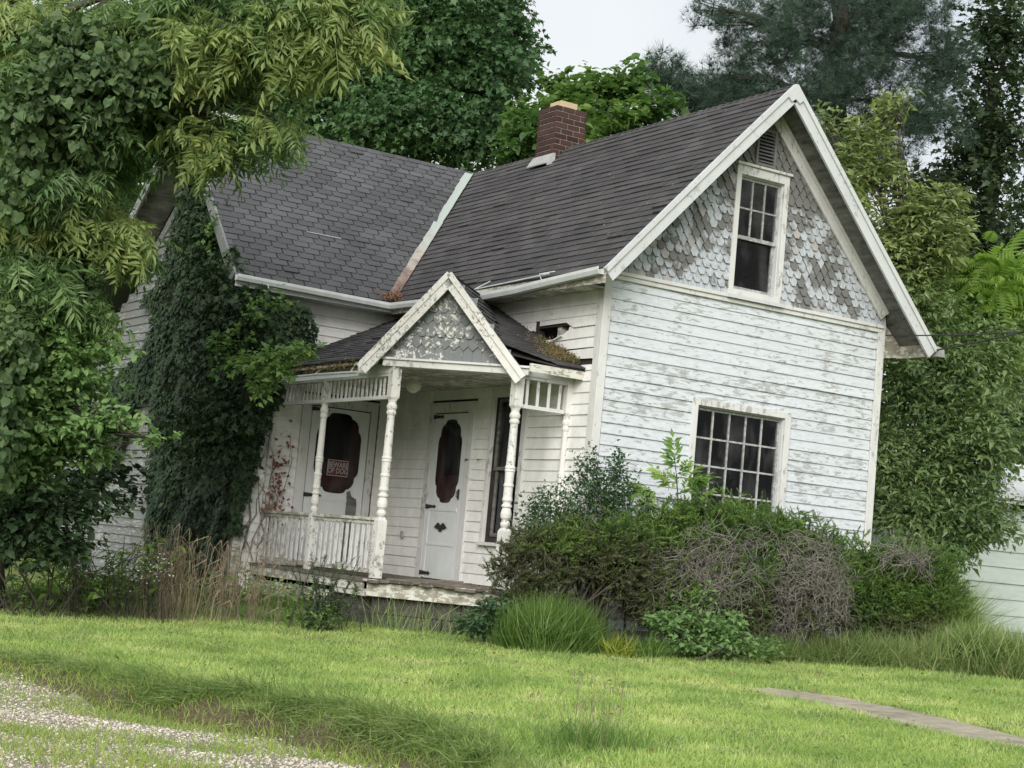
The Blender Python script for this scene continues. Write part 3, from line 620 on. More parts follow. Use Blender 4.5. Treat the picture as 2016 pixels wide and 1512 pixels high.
# chimney
cx0, cx1, cy0, cy1, cz0, cz1 = 1.83, 2.33, 4.11, 4.56, 5.6, 6.53
mb = MB(); mb.box((cx0+.008,cy0+.008,cz0),(cx1-.008,cy1-.008,cz1-.01)); ch = mb.build('chimney', M_mortar, house)
mb = MB(); bh = .077; row = 0; z = cz0
while z < cz1-.02:
    bl = .2
    for face in range(4):
        if face in (0,2): y_ = cy0 if face == 0 else cy1; a0, a1 = cx0, cx1
        else: x_ = cx0 if face == 3 else cx1; a0, a1 = cy0, cy1
        x = a0 - (bl/2 if (row+face)%2 else 0)
        while x < a1-.01:
            a, b = max(x,a0)+.006, min(x+bl,a1)-.006
            if x <= a0: a = a0
            if x+bl >= a1: b = a1
            j = random.uniform(-.002,.003); skip = random.random() < .012 and z > 5.9
            if b-a > .015 and not skip:
                if face == 0: mb.box((a,cy0-j,z+.006),(b,cy0+.04,z+bh-.006))
                if face == 2: mb.box((a,cy1-.04,z+.004),(b,cy1+j,z+bh-.004))
                if face == 3: mb.box((cx0-j-.001,a+.0005,z+.0065),(cx0+.04,b-.0005,z+bh-.0065))
                if face == 1: mb.box((cx1-.04,a+.0005,z+.0045),(cx1+j+.001,b-.0005,z+bh-.0045))
            x += bl
    z += bh; row += 1
mb.build('brickwork', M_brick, ch, bevel=.0025)
mb = MB(); mb.box((cx0+.12,cy0+.1,cz1-.05),(cx1-.1,cy1-.08,cz1+.1)); mb.build('flue', M_flue, ch, bevel=.008)
mb = MB(); zc = HR-PI_*(GW/2-cx0); mb.prism([(cx0-.1,cy0-.03,zc-.03),(cx0-.004,cy0-.03,zc+.12),(cx0-.004,cy1+.03,zc+.12),(cx0-.1,cy1+.03,zc-.03)],(-.005,0,.012)); mb.prism([(cx0-.1,cy0-.035,zc-.06),(cx0+.02,cy0-.035,zc+.0),(cx0+.02,cy0-.035,zc+.13),(cx0-.01,cy0-.035,zc+.13),(cx0-.1,cy0-.035,zc-.02)],(0,.02,0)); mb.build('chimney_flashing', M_flash, ch)

# ---------------- porch
XP, YP, CH = -1.679, .466, .973
deck = MB(); z = 0
x = XP-.12
while x < -.01:            # boards run out from the tall wing wall (along y), clipped at the cut corner
    w_ = .085; yo = YP-.12; ylo = max(yo, (XP+YP+CH-.22)-x-w_*.5) if x < XP+CH else yo
    j = random.uniform(-.004,.004); ex = random.uniform(-.02,.015)
    tip = random.uniform(-.02,.015)
    deck.hexa([np.array(q) for q in [(x,ylo+ex,-.03+tip),(x+w_-.005,ylo+ex,-.03+tip),(x+w_-.005,D1-.03,-.03),(x,D1-.03,-.03),(x,ylo+ex,0+tip),(x+w_-.005,ylo+ex,0+tip+j),(x+w_-.005,D1-.03,j),(x,D1-.03,j)]])
    x += w_
pf = deck.build('porch_floor', M_deckwood, house)
dv = np.array([1,-1,0])/math.sqrt(2); nv = np.array([-1,-1,0])/math.sqrt(2)
Pa = np.array([XP,YP+CH,0]); Pb = np.array([XP+CH,YP,0])
mb = MB(); mb.fbox((Pa+nv*.05,dv,nv,Z),(-.06,0,-.19),(1.42,.03,-.04)); mb.fbox((Pa+nv*.05,dv,nv,Z),(-.1,.0,-.032),(1.45,.07,-.012)); mb.build('porch_fascia', M_rot, house)
for a_,b_ in (((XP-.1,YP+CH+.1,-.14),(XP-.07,D1,-.03)),((XP-.11,2.3,-.36),(XP-.08,D1,-.19)),((XP+CH+.05,YP-.1,-.16),(0,YP-.07,-.03)),((XP-.085,YP+CH+.02,-.2),(XP-.06,2.25,-.12))):
    mb = MB(); mb.box(a_,b_); mb.build('porch_fascia', M_rot, house)
mb = MB()   # warped loose planks on the rotten front edge
for k in range(5): mb.beam(Pa+nv*(.04-.03*k)+dv*(.15+.05*k)+Z*(.006+.004*k), Pa+nv*(.02-.03*k)+dv*(1.35-.1*k)+Z*(-.004+.013*k), .06, .014)
mb.build('loose_plank', M_deckwood, pf)
# block foundation under the cut corner
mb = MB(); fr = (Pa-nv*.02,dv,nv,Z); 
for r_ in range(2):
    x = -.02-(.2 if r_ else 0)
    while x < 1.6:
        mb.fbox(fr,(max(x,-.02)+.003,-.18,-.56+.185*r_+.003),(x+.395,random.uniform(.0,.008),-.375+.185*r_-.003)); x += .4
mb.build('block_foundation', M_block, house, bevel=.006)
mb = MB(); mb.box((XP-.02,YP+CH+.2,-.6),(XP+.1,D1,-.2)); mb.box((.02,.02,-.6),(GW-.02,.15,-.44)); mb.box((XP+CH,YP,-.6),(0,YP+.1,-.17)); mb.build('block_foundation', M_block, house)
# posts
def post_profile(z0, z1, r):
    H = z1-z0; k = [(0,.62),(.012,.8),(.03,.92),(.05,.8),(.06,.62),(.085,.95),(.115,1.0),(.15,.85),(.165,.7),(.175,.95),(.19,.95),(.2,.7),(.215,.75),(.23,.95),(.26,.82),(.34,.8),(.35,.92),(.362,.92),(.372,.78),(.4,.8),(.47,.84),(.475,.95),(.487,.95),(.492,.82),(.5,.95),(.512,.95),(.52,.8),(.7,.74),(.87,.68),(.885,.88),(.9,.92),(.915,.75),(.935,.95),(.955,.98),(.97,.8),(.985,.72),(1,.85)]
    return [(z0+H*a, r*b) for a,b in k]
def post(x, y, name, zt, rot=0, zb=.0, half=False, s=.075, r=.052, mat_=None):
    mb = MB(); mb.lathe((x,y,0), post_profile(.66, 1.93, r), 24)
    def sq(z0,z1,s):
        c,sn = math.cos(rot),math.sin(rot); q = [(x+(a*c-b*sn)*s/2*1.0,y+(a*sn+b*c)*s/2) for a,b in ((-1,-1),(1,-1),(1,1),(-1,1))]
        mb.hexa([np.array((*p,z0)) for p in q]+[np.array((*p,z1)) for p in q])
        return q
    sq(zb,.62,s*1.25)
    q0 = [(x+(a*math.cos(rot)-b*math.sin(rot))*s*.625,y+(a*math.sin(rot)+b*math.cos(rot))*s*.625) for a,b in ((-1,-1),(1,-1),(1,1),(-1,1))]
    q1 = [(x+(a*math.cos(rot)-b*math.sin(rot))*s*.35,y+(a*math.sin(rot)+b*math.cos(rot))*s*.35) for a,b in ((-1,-1),(1,-1),(1,1),(-1,1))]
    mb.hexa([np.array((*p,.62)) for p in q0]+[np.array((*p,.665)) for p in q1])
    mb.hexa([np.array((*p,1.925)) for p in q1]+[np.array((*p,1.965)) for p in q0]); sq(1.965,zt,s*1.25)
    return mb.build('porch_post', mat_ or M_post, house, bevel=.003)
post(Pa[0],Pa[1],'',2.3,rad(0),s=.085,r=.06); post(Pb[0],Pb[1],'',2.3,rad(0),s=.085,r=.06)
post(XP,3.1,'',2.25,s=.068,r=.05); post(XP,D1-.04,'',2.25,s=.068,r=.05); post(-.04,YP,'',2.3,s=.068,r=.045,zb=.0)
# railings and friezes with square balusters
def railing(a, b, z0, z1, rail_h, sp, bw, name, mat_, over=.0):
    a = np.array(a, float); b = np.array(b, float); L = np.linalg.norm(b-a); u = (b-a)/L; n = np.cross(u,Z)
    mb = MB(); 
    if over: mb.fbox((a,u,n,Z),(0,-.04,z1-.02),(L,.04,z1+.012)); mb.fbox((a,u,n,Z),(0,-.02,z1-.06),(L,.02,z1-.021)); mb.fbox((a,u,n,Z),(0,-.022,z0),(L,.022,z0+.045))
    else: mb.fbox((a,u,n,Z),(0,-.022,z0),(L,.022,z0+.04)); mb.fbox((a,u,n,Z),(0,-.04,z1),(L,.04,z1+.03))
    r = mb.build(name, M_rot if over else M_trim, house)
    k = int(L/sp)
    for i in range(k):
        c = (i+.5)*L/k; t = random.uniform(-.006,.006); m_ = MB(); j = random.uniform(-.002,.004)
        m_.hexa([a+u*(c+d+(t if zz > z0+.1 else 0))+n*(e_+j)+Z*zz for zz in (z0+.041,z1-(.061 if over else .001)) for d,e_ in ((-bw/2,-.007),(bw/2,-.007),(bw/2,.007),(-bw/2,.007))])
        m_.build('baluster', mat_, r)
    return r
railing((XP,D1-.09,0),(XP,3.15,0),.05,.64,.03,.12,.055,'railing',M_bal,1); railing((XP,3.05,0),(XP,Pa[1]+.06,0),.05,.64,.03,.12,.055,'railing',M_bal,1)
railing((Pb[0]+.06,YP,0),(-.09,YP,0),.05,.64,.03,.12,.04,'railing',M_bal,1)
railing((XP,D1-.09,0),(XP,3.15,0),1.95,2.2,.03,.1,.036,'spindle_frieze',M_bal); railing((XP,3.05,0),(XP,Pa[1]+.06,0),1.95,2.2,.03,.1,.034,'spindle_frieze',M_bal)
railing((Pb[0]+.06,YP,0),(-.09,YP,0),1.955,2.27,.03,.125,.032,'spindle_frieze',M_trim)
# beams, ceiling
mb = MB(); mb.box((XP-.05,Pa[1]+.05,2.23),(XP+.05,D1,2.34)); mb.box((Pb[0],YP-.05,2.3),(0,YP+.05,2.38)); mb.fbox((Pa+nv*.0,dv,nv,Z),(-.13,-.05,2.3),(1.5,.08,2.37)); mb.fbox((Pa+nv*.0,dv,nv,Z),(-.15,.0,2.37),(1.52,.11,2.395)); mb.build('porch_beam', M_trim, house, bevel=.003)
mb = MB()
x = XP+.02
while x < -.03:
    ylo = max(YP+.05, (XP+YP+CH+.06)-x); mb.box((x,ylo,2.315+random.uniform(0,.003)),(min(x+.14,-.025),D1-.03,2.33)); x += .143
mb.build('porch_ceiling', M_rot, house)
for a_,b_ in (((XP-.2,Pa[1]+.1,2.325),(XP-.17,D1-.03,2.39)),((Pb[0]+.0,YP-.23,2.33),(.0,YP-.2,2.42))):
    mb = MB(); mb.box(a_,b_); mb.build('fascia', M_rot, house)
# porch roof planes
sL, sR = .5, .42; zL = lambda x: 3.33+sL*x; zR = lambda y: 2.36+sR*y
cL = 1/math.sqrt(1+sL**2); cR = 1/math.sqrt(1+sR**2); XE = XP-.21; YE = YP-.24
def uL(s):
    x = XE+s*cL; hy = (zL(x)-2.36)/sR; return (max(hy, -.16-x), D1-.02)
o = roof_shingles((XE,0,zL(XE)), Y, (cL,0,sL*cL), uL, -XE/cL, .1, .22, .5, th=.012); pr = o.build('porch_roof', M_sh3, house)
def uR(s):
    y = YE+s*cR; hx_ = (zR(y)-3.33)/sL; return (max(hx_, -.16-y), -.02)
o = roof_shingles((0,YE,zR(YE)), X, (0,cR,sR*cR), uR, (2.31-YE)/cR, .1, .22, .5, th=.01)
o.build('porch_roof', M_sh3, house)
mb = MB(); q = lambda x,y: np.array([x,y,min(zL(x),zR(y))-.03])
mb.prism([q(XE,D1-.02),q(0,D1-.02),q(0,2.31),q(XE+.62,1.18),q(XE,1.74)],(0,0,.015)); mb.prism([q(0,YE),q(0,2.31),q(XE+.62,1.18),q(-.4,YE)],(0,0,.015)); mb.build('roof_deck', M_dark, pr)
# pediment gable
AP = np.array([-1.287,1.047,3.33]); hw = .86; base_z = 2.33; fw = nv*.12
for sg in (-1,1):
    dd = dv*sg; sl_ = (AP[2]-base_z)/hw; cs = 1/math.sqrt(1+sl_**2); up = -dd*cs+Z*sl_*cs
    Oe = AP+dd*hw-Z*(AP[2]-base_z)+nv*.16; inn = -nv
    o = roof_shingles(Oe, inn, up, lambda s: (0.0, 1.75), hw/cs, .095, .2, .5, th=.012); g = o.build('porch_roof', M_sh3, house)
    mb = MB(); nn = np.cross(inn,up); nn = nn if nn[2] > 0 else -nn
    mb.prism([Oe-nn*.02, Oe+up*hw/cs-nn*.02, Oe+up*hw/cs+inn*1.7-nn*.02, Oe+inn*1.7-nn*.02], nn*.012); mb.build('roof_deck', M_trim, g)
    mb = MB(); a = Oe-up*.09-nn*.0; b = Oe+up*hw/cs
    mb.prism([a+nn*.02,b+nn*.02,b-nn*.11,a-nn*.11], nv*.025); mb.prism([a+nn*.03,b+nn*.03,b-nn*.03,a-nn*.03], nv*.045); mb.build('rake_board', M_rake if 0 else M_post, house)
mb = MB(); ridge_a = AP+nv*.18; mb.tube([ridge_a+Z*.0, ridge_a-nv*1.7+Z*.0], .012, 5)
Bp = AP-Z*(AP[2]-base_z)
mb2 = MB(); mb2.prism([Bp+dv*hw*.98+Z*.05, Bp-dv*hw*.98+Z*.05, AP-Z*.03+Z*0], -nv*.02); mb2.build('pediment_backing', M_ped, house)
mb = MB(); w = .105; rows = [2.42,2.49,2.56,2.66,2.76,2.85,2.95,3.03,3.1]; ex = [2,0,0,2,0,1,2,1,1]
for r_, z in enumerate([2.385,2.52,2.655,2.79,2.925,3.06]):
    x = -hw+(r_%2)*w/2; e2 = .135
    while x < hw:
        c = x+w/2
        if (AP[2]-.05-(z+.07)) > abs(c)*(AP[2]-base_z)/hw:
            H = e2*1.35; w2 = w*.49; pf_ = [(-w2,H),(-w2,.055),(0,0),(w2,.055),(w2,H)] if r_ in (1,3,5) else [(-w2,H),(-w2,.04),(-w2*.55,0),(w2*.55,0),(w2,.04),(w2,H)]
            if r_ == 0: pf_ = [(-w2,H),(-w2,0),(w2,0),(w2,H)]
            t0 = .026*random.uniform(.9,1.2); fr_ = [Bp+dv*(c+a)+nv*(.004+t0*(1-b/H))+Z*(z+b-base_z) for a,b in pf_]; bk_ = [p-nv*.01 for p in fr_]; n_ = len(fr_)
            mb.add(fr_+bk_, [tuple(range(n_)), tuple(range(n_,2*n_))[::-1]]+[(i,n_+i,n_+(i+1)%n_,(i+1)%n_) for i in range(n_)])
        x += w
mb.build('pediment_shingles', M_shakep, house)
# broken gutter on the left porch eave
mb = MB(); mb.tube([(XP-.23,3.95,2.245),(XP-.23,3.0,2.25),(XP-.24,1.9,2.235)], .012); mb.beam((XP-.22,3.95,2.215),(XP-.22,1.85,2.215),.02,.05); mb.tube([(XP-.23,3.0,2.25),(XP-.17,2.9,2.33)],.006); mb.tube([(XP-.23,2.05,2.25),(XP-.2,1.98,2.36)],.008)
mb.prism([(XP-.28,1.8,2.21),(XP-.2,1.72,2.2),(XP-.19,1.72,2.31),(XP-.27,1.82,2.32)],(-.02,-.07,0)); mb.build('gutter', M_metal, house)
# porch lamp
mb = MB(); mb.lathe((-1.02,2.2,2.12),[(0,.005),(.01,.04),(.04,.075),(.08,.088),(.12,.08),(.15,.05),(.165,.04),(.19,.055),(.198,.055)],24); mb.build('porch_light', M_lamp, house, smooth=True)
# moss and debris on the right of the porch roof
L_ = Leaves(); n = 2600; P = np.stack([-.04-np.abs(RNG.normal(size=n))*.13, .3+np.abs(RNG.normal(size=n))*.3, np.zeros(n)],1); P[:,2] = 2.36+sR*P[:,1]+.015+np.abs(RNG.normal(size=n))*.04*np.exp(P[:,0]*4)
L_.scatter(T_leaf(.25), P, rdir(n)+[0,0,.4], rdir(n), .035); L_.build('moss', leaf_mat('moss_leaf', [(.02,.03,.008),(.05,.07,.015),(.16,.1,.06),(.2,.13,.08)], .1), pr)
L_ = Leaves(); n = 900; yy = RNG.uniform(1.7,4.2,n); P = np.stack([XP-.18+RNG.normal(size=n)*.03, yy, 2.3+RNG.random(n)*.1*(.4+.6*np.abs(np.sin(yy*5)))],1)
L_.scatter(T_leaf(.4), P, rdir(n)+[0,0,.4], rdir(n), .05); L_.build('moss', bpy.data.materials['moss_leaf'], pr)
# ---------------- doors
def scallop(c0, c1, z0, z1, s=1.0):
    """outline of the notched oval glass: list of (u,z)"""
    w = (c1-c0)/2; h = (z1-z0)/2; cu = (c0+c1)/2; cz = (z0+z1)/2; q = []
    def arc(cx,cy,rx,ry,a0,a1,n=6): return [(cx+rx*math.cos(rad(a0+(a1-a0)*i/n)), cy+ry*math.sin(rad(a0+(a1-a0)*i/n))) for i in range(n+1)]
    qd = [(w,0)]+[(w*a, h-w*b) for a,b in ((1,1.0),(.99,.9),(.95,.78),(.88,.7),(.845,.665),(.85,.58),(.83,.45),(.76,.32),(.66,.23),(.56,.19),(.52,.185),(.5,.12),(.43,.05),(.32,.015),(.16,0),(0,0))]
    q = qd[1:]+[(-a,b) for a,b in qd[1:-1]][::-1]; q += [(-a,-b) for a,b in qd[1:]]+[(a,-b) for a,b in qd[1:-1]][::-1]
    return [(cu+a,cz+b) for a,b in q]
def door(O, u, n, u0, u1, tu0, tu1, tz, gl, name_hinges, eagle=False, damaged=False):
    """u0..u1 leaf, tu0..tu1 trim, gl=(u0,u1,z0,z1) glass"""
    O = np.array(O, float); fr = (O,u,n,Z); mb = MB()
    mb.fbox(fr,(tu0,0,-.0),(u0,.04,tz)); mb.fbox(fr,(u1,0,0),(tu1,.04,tz)); mb.fbox(fr,(u0,0,2.035),(u1,.041,tz)); mb.fbox(fr,(tu0-.015,0,tz),(tu1+.015,.055,tz+.02))
    d = mb.build('door_frame', M_trim, house, bevel=.004)
    hole = scallop(*gl); P = lambda a,b,c: O+u*a+n*b+Z*c
    # leaf face built as quads between the outline and the rectangle round it
    mb = MB(); rz0, rz1 = gl[2]-.06, gl[3]+.045; ru0, ru1 = u0+.012, u1-.012
    def proj(pt):
        cu, cz = (gl[0]+gl[1])/2, (gl[2]+gl[3])/2; dx, dz = pt[0]-cu, pt[1]-cz
        s = min(((ru1-cu) if dx > 0 else (cu-ru0))/abs(dx) if abs(dx) > 1e-6 else 1e9, ((rz1-cz) if dz > 0 else (cz-rz0))/abs(dz) if abs(dz) > 1e-6 else 1e9)
        return (cu+dx*s, cz+dz*s)
    m_ = len(hole)
    for i in range(m_):
        a, b = hole[i], hole[(i+1)%m_]; A, B = proj(a), proj(b); pts = [a,b,B]
        if abs(A[0]-B[0]) > 1e-5 and abs(A[1]-B[1]) > 1e-5:
            cu, cz = (gl[0]+gl[1])/2, (gl[2]+gl[3])/2; pts.append((ru1 if (A[0]+B[0])/2 > cu else ru0, rz1 if (A[1]+B[1])/2 > cz else rz0))
        pts.append(A); mb.prism([P(x_,.012,z_) for x_,z_ in pts], n*.018)
    mb.fbox(fr,(ru0,.012,.01),(ru1,.03,rz0)); mb.fbox(fr,(ru0,.012,rz1),(ru1,.03,2.02))
    for zz in (.42*gl[2]+.02,): mb.fbox(fr,(ru0+.07,.03,zz),(ru1-.07,.038,zz+.025))
    mb.fbox(fr,(ru0,.03,.02),(ru0+.07,.0381,gl[2]-.1)); mb.fbox(fr,(ru1-.07,.03,.02),(ru1,.0381,gl[2]-.1)); mb.fbox(fr,(ru0+.07,.03,gl[2]-.1),(ru1-.07,.0385,gl[2]-.06))
    leaf = mb.build('storm_door', M_screen, house)
    g = MB(); g.fbox(fr,(gl[0]-.02,.018,gl[2]-.02),(gl[1]+.02,.021,gl[3]+.02)); g.build('pane', M_glass, leaf)
    for zz in name_hinges:
        h = MB(); b0 = u1 if eagle else u0; s_ = -1 if eagle else 1
        h.prism([P(b0-s_*.005,.042,zz-.028),P(b0+s_*.2,.042,zz-.012),P(b0+s_*.2,.042,zz-.026),P(b0+s_*.25,.042,zz),P(b0+s_*.2,.042,zz+.026),P(b0+s_*.2,.042,zz+.012),P(b0-s_*.005,.042,zz+.028)], n*.006); h.build('strap_hinge', M_iron, leaf)
    return d, leaf, fr
# inner doors (oxblood) behind the storm doors
mb = MB(); mb.box((-1.16,D1+.05,.02),(-.34,D1+.09,2.02)); mb.build('inner_door', M_red, house)
mb = MB(); mb.box((-1.1,D1+.038,1.38),(-.56,D1+.048,1.97)); mb.box((-1.12,D1+.03,1.34),(-.54,D1+.045,1.37)); mb.build('door_window', M_black, house)
mb = MB(); mb.box((.02,2.56,0.02),(.06,3.36,2.02)); mb.build('inner_door', M_red2, house)
mb = MB(); mb.box((.006,2.74,1.27),(.018,3.1,1.92)); mb.build('door_window', M_black, house)
d1, leaf1, f1 = door((0,D1,0), X, -Y, -1.17, -.33, -1.3, -.23, 2.14, (-1.07,-.43,.95,1.97), (.9,1.985))
d2, leaf2, f2 = door((0,0,0), Y, -X, 2.555, 3.37, 2.42, 3.5, 2.14, (2.66,3.25,.93,1.95), (.88,.07,1.985), eagle=True)
mb = MB(); mb.box((-.56,D1-.045,.1),(-.42,D1-.03,.84)); mb.prism([(-.56,D1-.045,.84),(-.42,D1-.045,.84),(-.43,D1-.045,.9),(-.5,D1-.045,.93),(-.53,D1-.045,1.0),(-.57,D1-.045,.98)],(0,.012,0)); mb.build('bare_wood_panel', M_soffit, leaf1)
# eagle ornament, spread wings (u runs along y: left in the picture is +y)
half = [(0,.05),(.012,.052),(.018,.02),(.034,.07),(.058,.088),(.088,.07),(.12,.035),(.155,-.005),(.115,-.002),(.118,-.024),(.086,-.014),(.082,-.036),(.055,-.02),(.04,-.04),(.03,-.028),(.042,-.075),(.02,-.06),(.0,-.085)]
half = [(a*.98,b*.66) for a,b in half]; pts = half+[(-a,b) for a,b in half[1:-1]][::-1]; cy_, cz_ = 2.965, .63
me_ = MB(); n_ = len(pts)
c_ = np.array([-.046,cy_,cz_-.0])
for i in range(n_):
    a, b = pts[i], pts[(i+1)%n_]; me_.prism([c_, (-.042,cy_+a[0],cz_+a[1]), (-.042,cy_+b[0],cz_+b[1])], (-.008,0,0))
me_.build('eagle_ornament', M_iron, leaf2)
mb = MB(); mb.box((-.06,2.6,.98),(-.04,2.615,1.1)); mb.tube([(-.045,2.61,1.08),(-.075,2.61,1.07),(-.075,2.61,1.01),(-.045,2.61,1.0)],.006); mb.build('handle', M_iron, leaf2)
mb = MB(); mb.box((-.04,3.9,.46),(-.024,3.96,.55)); mb.box((-.05,3.91,.48),(-.04,3.95,.53)); mb.build('outlet_box', M_flash, house)
for yy_ in (2.48,2.2):
    mb = MB(); mb.tube([(-.045,yy_+.03,1.47),(-.06,yy_+.025,1.445),(-.06,yy_,1.45),(-.05,yy_-.03,1.46)],.005); mb.build('hook', M_iron, house)
# window on the x=0 wall
mb = MB(); mb.box((-.045,1.985,.5),(0,2.05,2.34)); mb.box((-.045,1.27,.5),(0,1.36,2.34)); mb.box((-.0451,1.36,2.19),(0,1.985,2.34)); mb.box((-.06,1.25,2.34),(0,2.07,2.36)); mb.box((-.08,1.25,.46),(0,2.07,.5)); w = mb.build('window', M_trim, house, bevel=.004)
mb = MB()
for a,b,c,d,xx in ((1.372,1.973,1.34,2.18,.02),(1.372,1.973,.57,1.38,.05)):
    mb.box((xx,a,c),(xx+.03,a+.035,d)); mb.box((xx,b-.035,c),(xx+.03,b,d)); mb.box((xx+.001,a+.035,d-.035),(xx+.029,b-.035,d)); mb.box((xx+.001,a+.035,c),(xx+.029,b-.035,c+.04))
sw = mb.build('sash', M_soffit, w)
mb = MB(); mb.box((.034,1.39,1.36),(.037,1.96,2.16)); mb.box((.064,1.39,.6),(.067,1.96,1.36)); mb.build('pane', M_glass, sw)
mb = MB(); pts = [(.14+.02*math.sin(i*2.1), 1.72+.26*i/14) for i in range(15)]
for a,b in zip(pts,pts[1:]): mb.add([(a[0],a[1],.6),(b[0],b[1],.6),(b[0],b[1],2.15),(a[0],a[1],2.15)],[(0,1,2,3)])
mb.build('curtain', M_curt, w)
# ---------------- warning sign hanging inside the left storm door
sg = thing('warning_sign', (-.7,D1+.02,1.28), 'red and white dog warning sign hung in the left storm door glass', 'sign')
mb = MB(); mb.box((-.85,D1+.02,1.17),(-.555,D1+.026,1.375)); mb.build('sign_board', M_signw, sg)
mb = MB(); mb.box((-.84,D1+.015,1.18),(-.565,D1+.0195,1.365)); mb.build('sign_face', M_sign, sg)
def text(s, size, loc, rot, mat_, parent, name='lettering', ext=.001, sx=1.0):
    cu = bpy.data.curves.new(name, 'FONT'); cu.body = s; cu.size = size; cu.extrude = ext; cu.align_x = 'CENTER'; cu.align_y = 'CENTER'; cu.space_line = .78; cu.offset = .0018
    t = bpy.data.objects.new(name, cu); S.collection.objects.link(t); bpy.context.view_layer.update()
    me = bpy.data.meshes.new_from_object(t.evaluated_get(bpy.context.evaluated_depsgraph_get())); bpy.data.objects.remove(t)
    me.transform(Matrix.Translation(loc) @ rot @ Matrix.Diagonal((sx,1,1,1))); me.materials.clear(); me.materials.append(mat_)
    o = bpy.data.objects.new(name, me); _place(o, parent); return o
text('BEWARE\nOF DOG', .096, Vector((-.7025,D1+.0135,1.272)), Matrix.Rotation(rad(90),4,'X'), M_signw, sg, sx=.78)
# ------------------------------------------------------------------ ground, gravel, path
BANK = np.array([(-40,9),(-14,.6),(-9,-.9),(-7.2,-1.7),(-6.7,-2.2),(-6.35,-3.0),(-6.2,-4.1),(-5.9,-4.7),(-5.6,-5.3),(-5.43,-6.2),(-5.5,-7.0),(-5.75,-8),(-6.2,-10),(-7,-14),(-9,-40)], float)
def bank_d(x, y):
    """signed distance to the bank line, positive on the lawn side"""
    best = np.full(x.shape, 1e9); sg = np.ones(x.shape)
    for (ax,ay),(bx,by) in zip(BANK[:-1], BANK[1:]):
        dx, dy = bx-ax, by-ay; t = np.clip(((x-ax)*dx+(y-ay)*dy)/(dx*dx+dy*dy),0,1); d = np.hypot(x-ax-t*dx, y-ay-t*dy)
        c = dx*(y-ay)-dy*(x-ax); u = d < best; best = np.where(u, d, best); sg = np.where(u, np.where(c > 0, 1, -1), sg)
    return best*sg
def gz(x, y):
    x = np.asarray(x, float); y = np.asarray(y, float)
    P = np.stack([x,y],-1); lawn = -.46+.03*np.clip(x,-10,2)+.012*wob(P,1.3)
    d = bank_d(x,y)+.07*wob(P,5.0); drop = np.clip((-y-1.2)/3.0,.12,1)
    grav = -.82+.01*wob(P,3.)+np.clip(y+1,0,3)*.03
    grav = np.minimum(grav, lawn-.02)
    grav = lawn+(grav-lawn)*drop
    t = np.clip((d+.38)/.38,0,1); t = t*t*(3-2*t)
    return grav+(lawn-grav)*t
def path_mask(x, y):
    cx = -1.18-.02*(y+4)+np.where(y < -5,(y+5)*.2,0); w = .25+.06*wob(np.stack([x,y],-1),6.)
    w = w*np.clip((-y-4.15)/.7,0,1)
    return (x-cx > -w) & (x-cx < w*1.0+.1*np.clip((-y-4.1)/.5,0,1)*(.5+.5*wob(np.stack([x,y],-1),9.))) & (y < -4.1)
def grid(x0,x1,y0,y1,st):
    xs = np.arange(x0,x1+1e-6,st); ys = np.arange(y0,y1+1e-6,st); A,B = np.meshgrid(xs,ys); V = np.stack([A.ravel(),B.ravel(),gz(A,B).ravel()],1); nx = len(xs); ny = len(ys)
    i = np.arange(nx-1)[None]+np.arange(ny-1)[:,None]*nx; i = i.ravel(); return V, np.concatenate([np.stack([i,i+1,i+nx+1],1),np.stack([i,i+nx+1,i+nx],1)])
def ground_mat():
    m, nt, b = mat('lawn_soil', .95); v = coords(nt); n = noise(nt, v, 14, 6, .7); n2 = noise(nt, v, .7, 4); fine = noise(nt, v, 70, 3)
    g = mixc(nt, ramp(nt,n,[(.35,0),(.65,1)]), (.07,.115,.02), (.13,.18,.04)); g = mixc(nt, ramp(nt,n2,[(.4,0),(.65,.7)]), g, (.19,.2,.07))
    a = N(nt,'ShaderNodeAttribute'); a.attribute_name = 'rnd'
    st = N(nt,'ShaderNodeTexVoronoi'); st.inputs['Scale'].default_value = 55; nt.links.new(v, st.inputs['Vector'])
    gr = mixc(nt, st.outputs['Color'], (.2,.18,.14), (.42,.38,.32)); gr = mixc(nt, ramp(nt,st.outputs['Distance'],[(.3,0),(.8,.7)]), gr, (.1,.085,.06))
    soil = mixc(nt, ramp(nt,fine,[(.3,0),(.7,1)]), (.05,.038,.02), (.14,.115,.075))
    f1 = ramp(nt, a.outputs['Fac'], [(.2,0),(.3,1)]); f2 = ramp(nt, a.outputs['Fac'], [(.6,0),(.72,1)])
    c = mixc(nt, f2, mixc(nt, f1, gr, soil), g); nt.links.new(c, b.inputs['Base Color']); bump(nt, b, n, .8, .02); return m
M_ground = ground_mat()
V, T = grid(-18,14,-14,14,.07)
def rr(V):
    d = bank_d(V[:,0],V[:,1])+.06*wob(V[:,:2],7.); return np.where(d < -.36, 0, np.where(d < -.1, .45, 1)).astype(float)
o = np_mesh('ground', V, T, M_ground, None, rr(V), True); o['kind'] = 'structure'
# outer ground to the horizon, a frame of sheets a little lower so nothing overlaps
def ring():
    xs = [-1500,-17.9,13.9,1500]; ys = [-1500,-13.9,13.9,1500]; V = []; T = []
    def q(a,b,c,d,z=-.84):
        i = len(V); V.extend([(a,c,z),(b,c,z),(b,d,z),(a,d,z)]); T.extend([(i,i+1,i+2),(i,i+2,i+3)])
    for i in range(3):
        for j in range(3):
            if (i,j) != (1,1): q(xs[i],xs[i+1],ys[j],ys[j+1])
    q(-17.9,13.9,-13.9,13.9,-1.3); return np.array(V,float), np.array(T)
V, T = ring(); o = np_mesh('ground', V, T, M_ground, None, np.ones(len(V))); o['kind'] = 'structure'
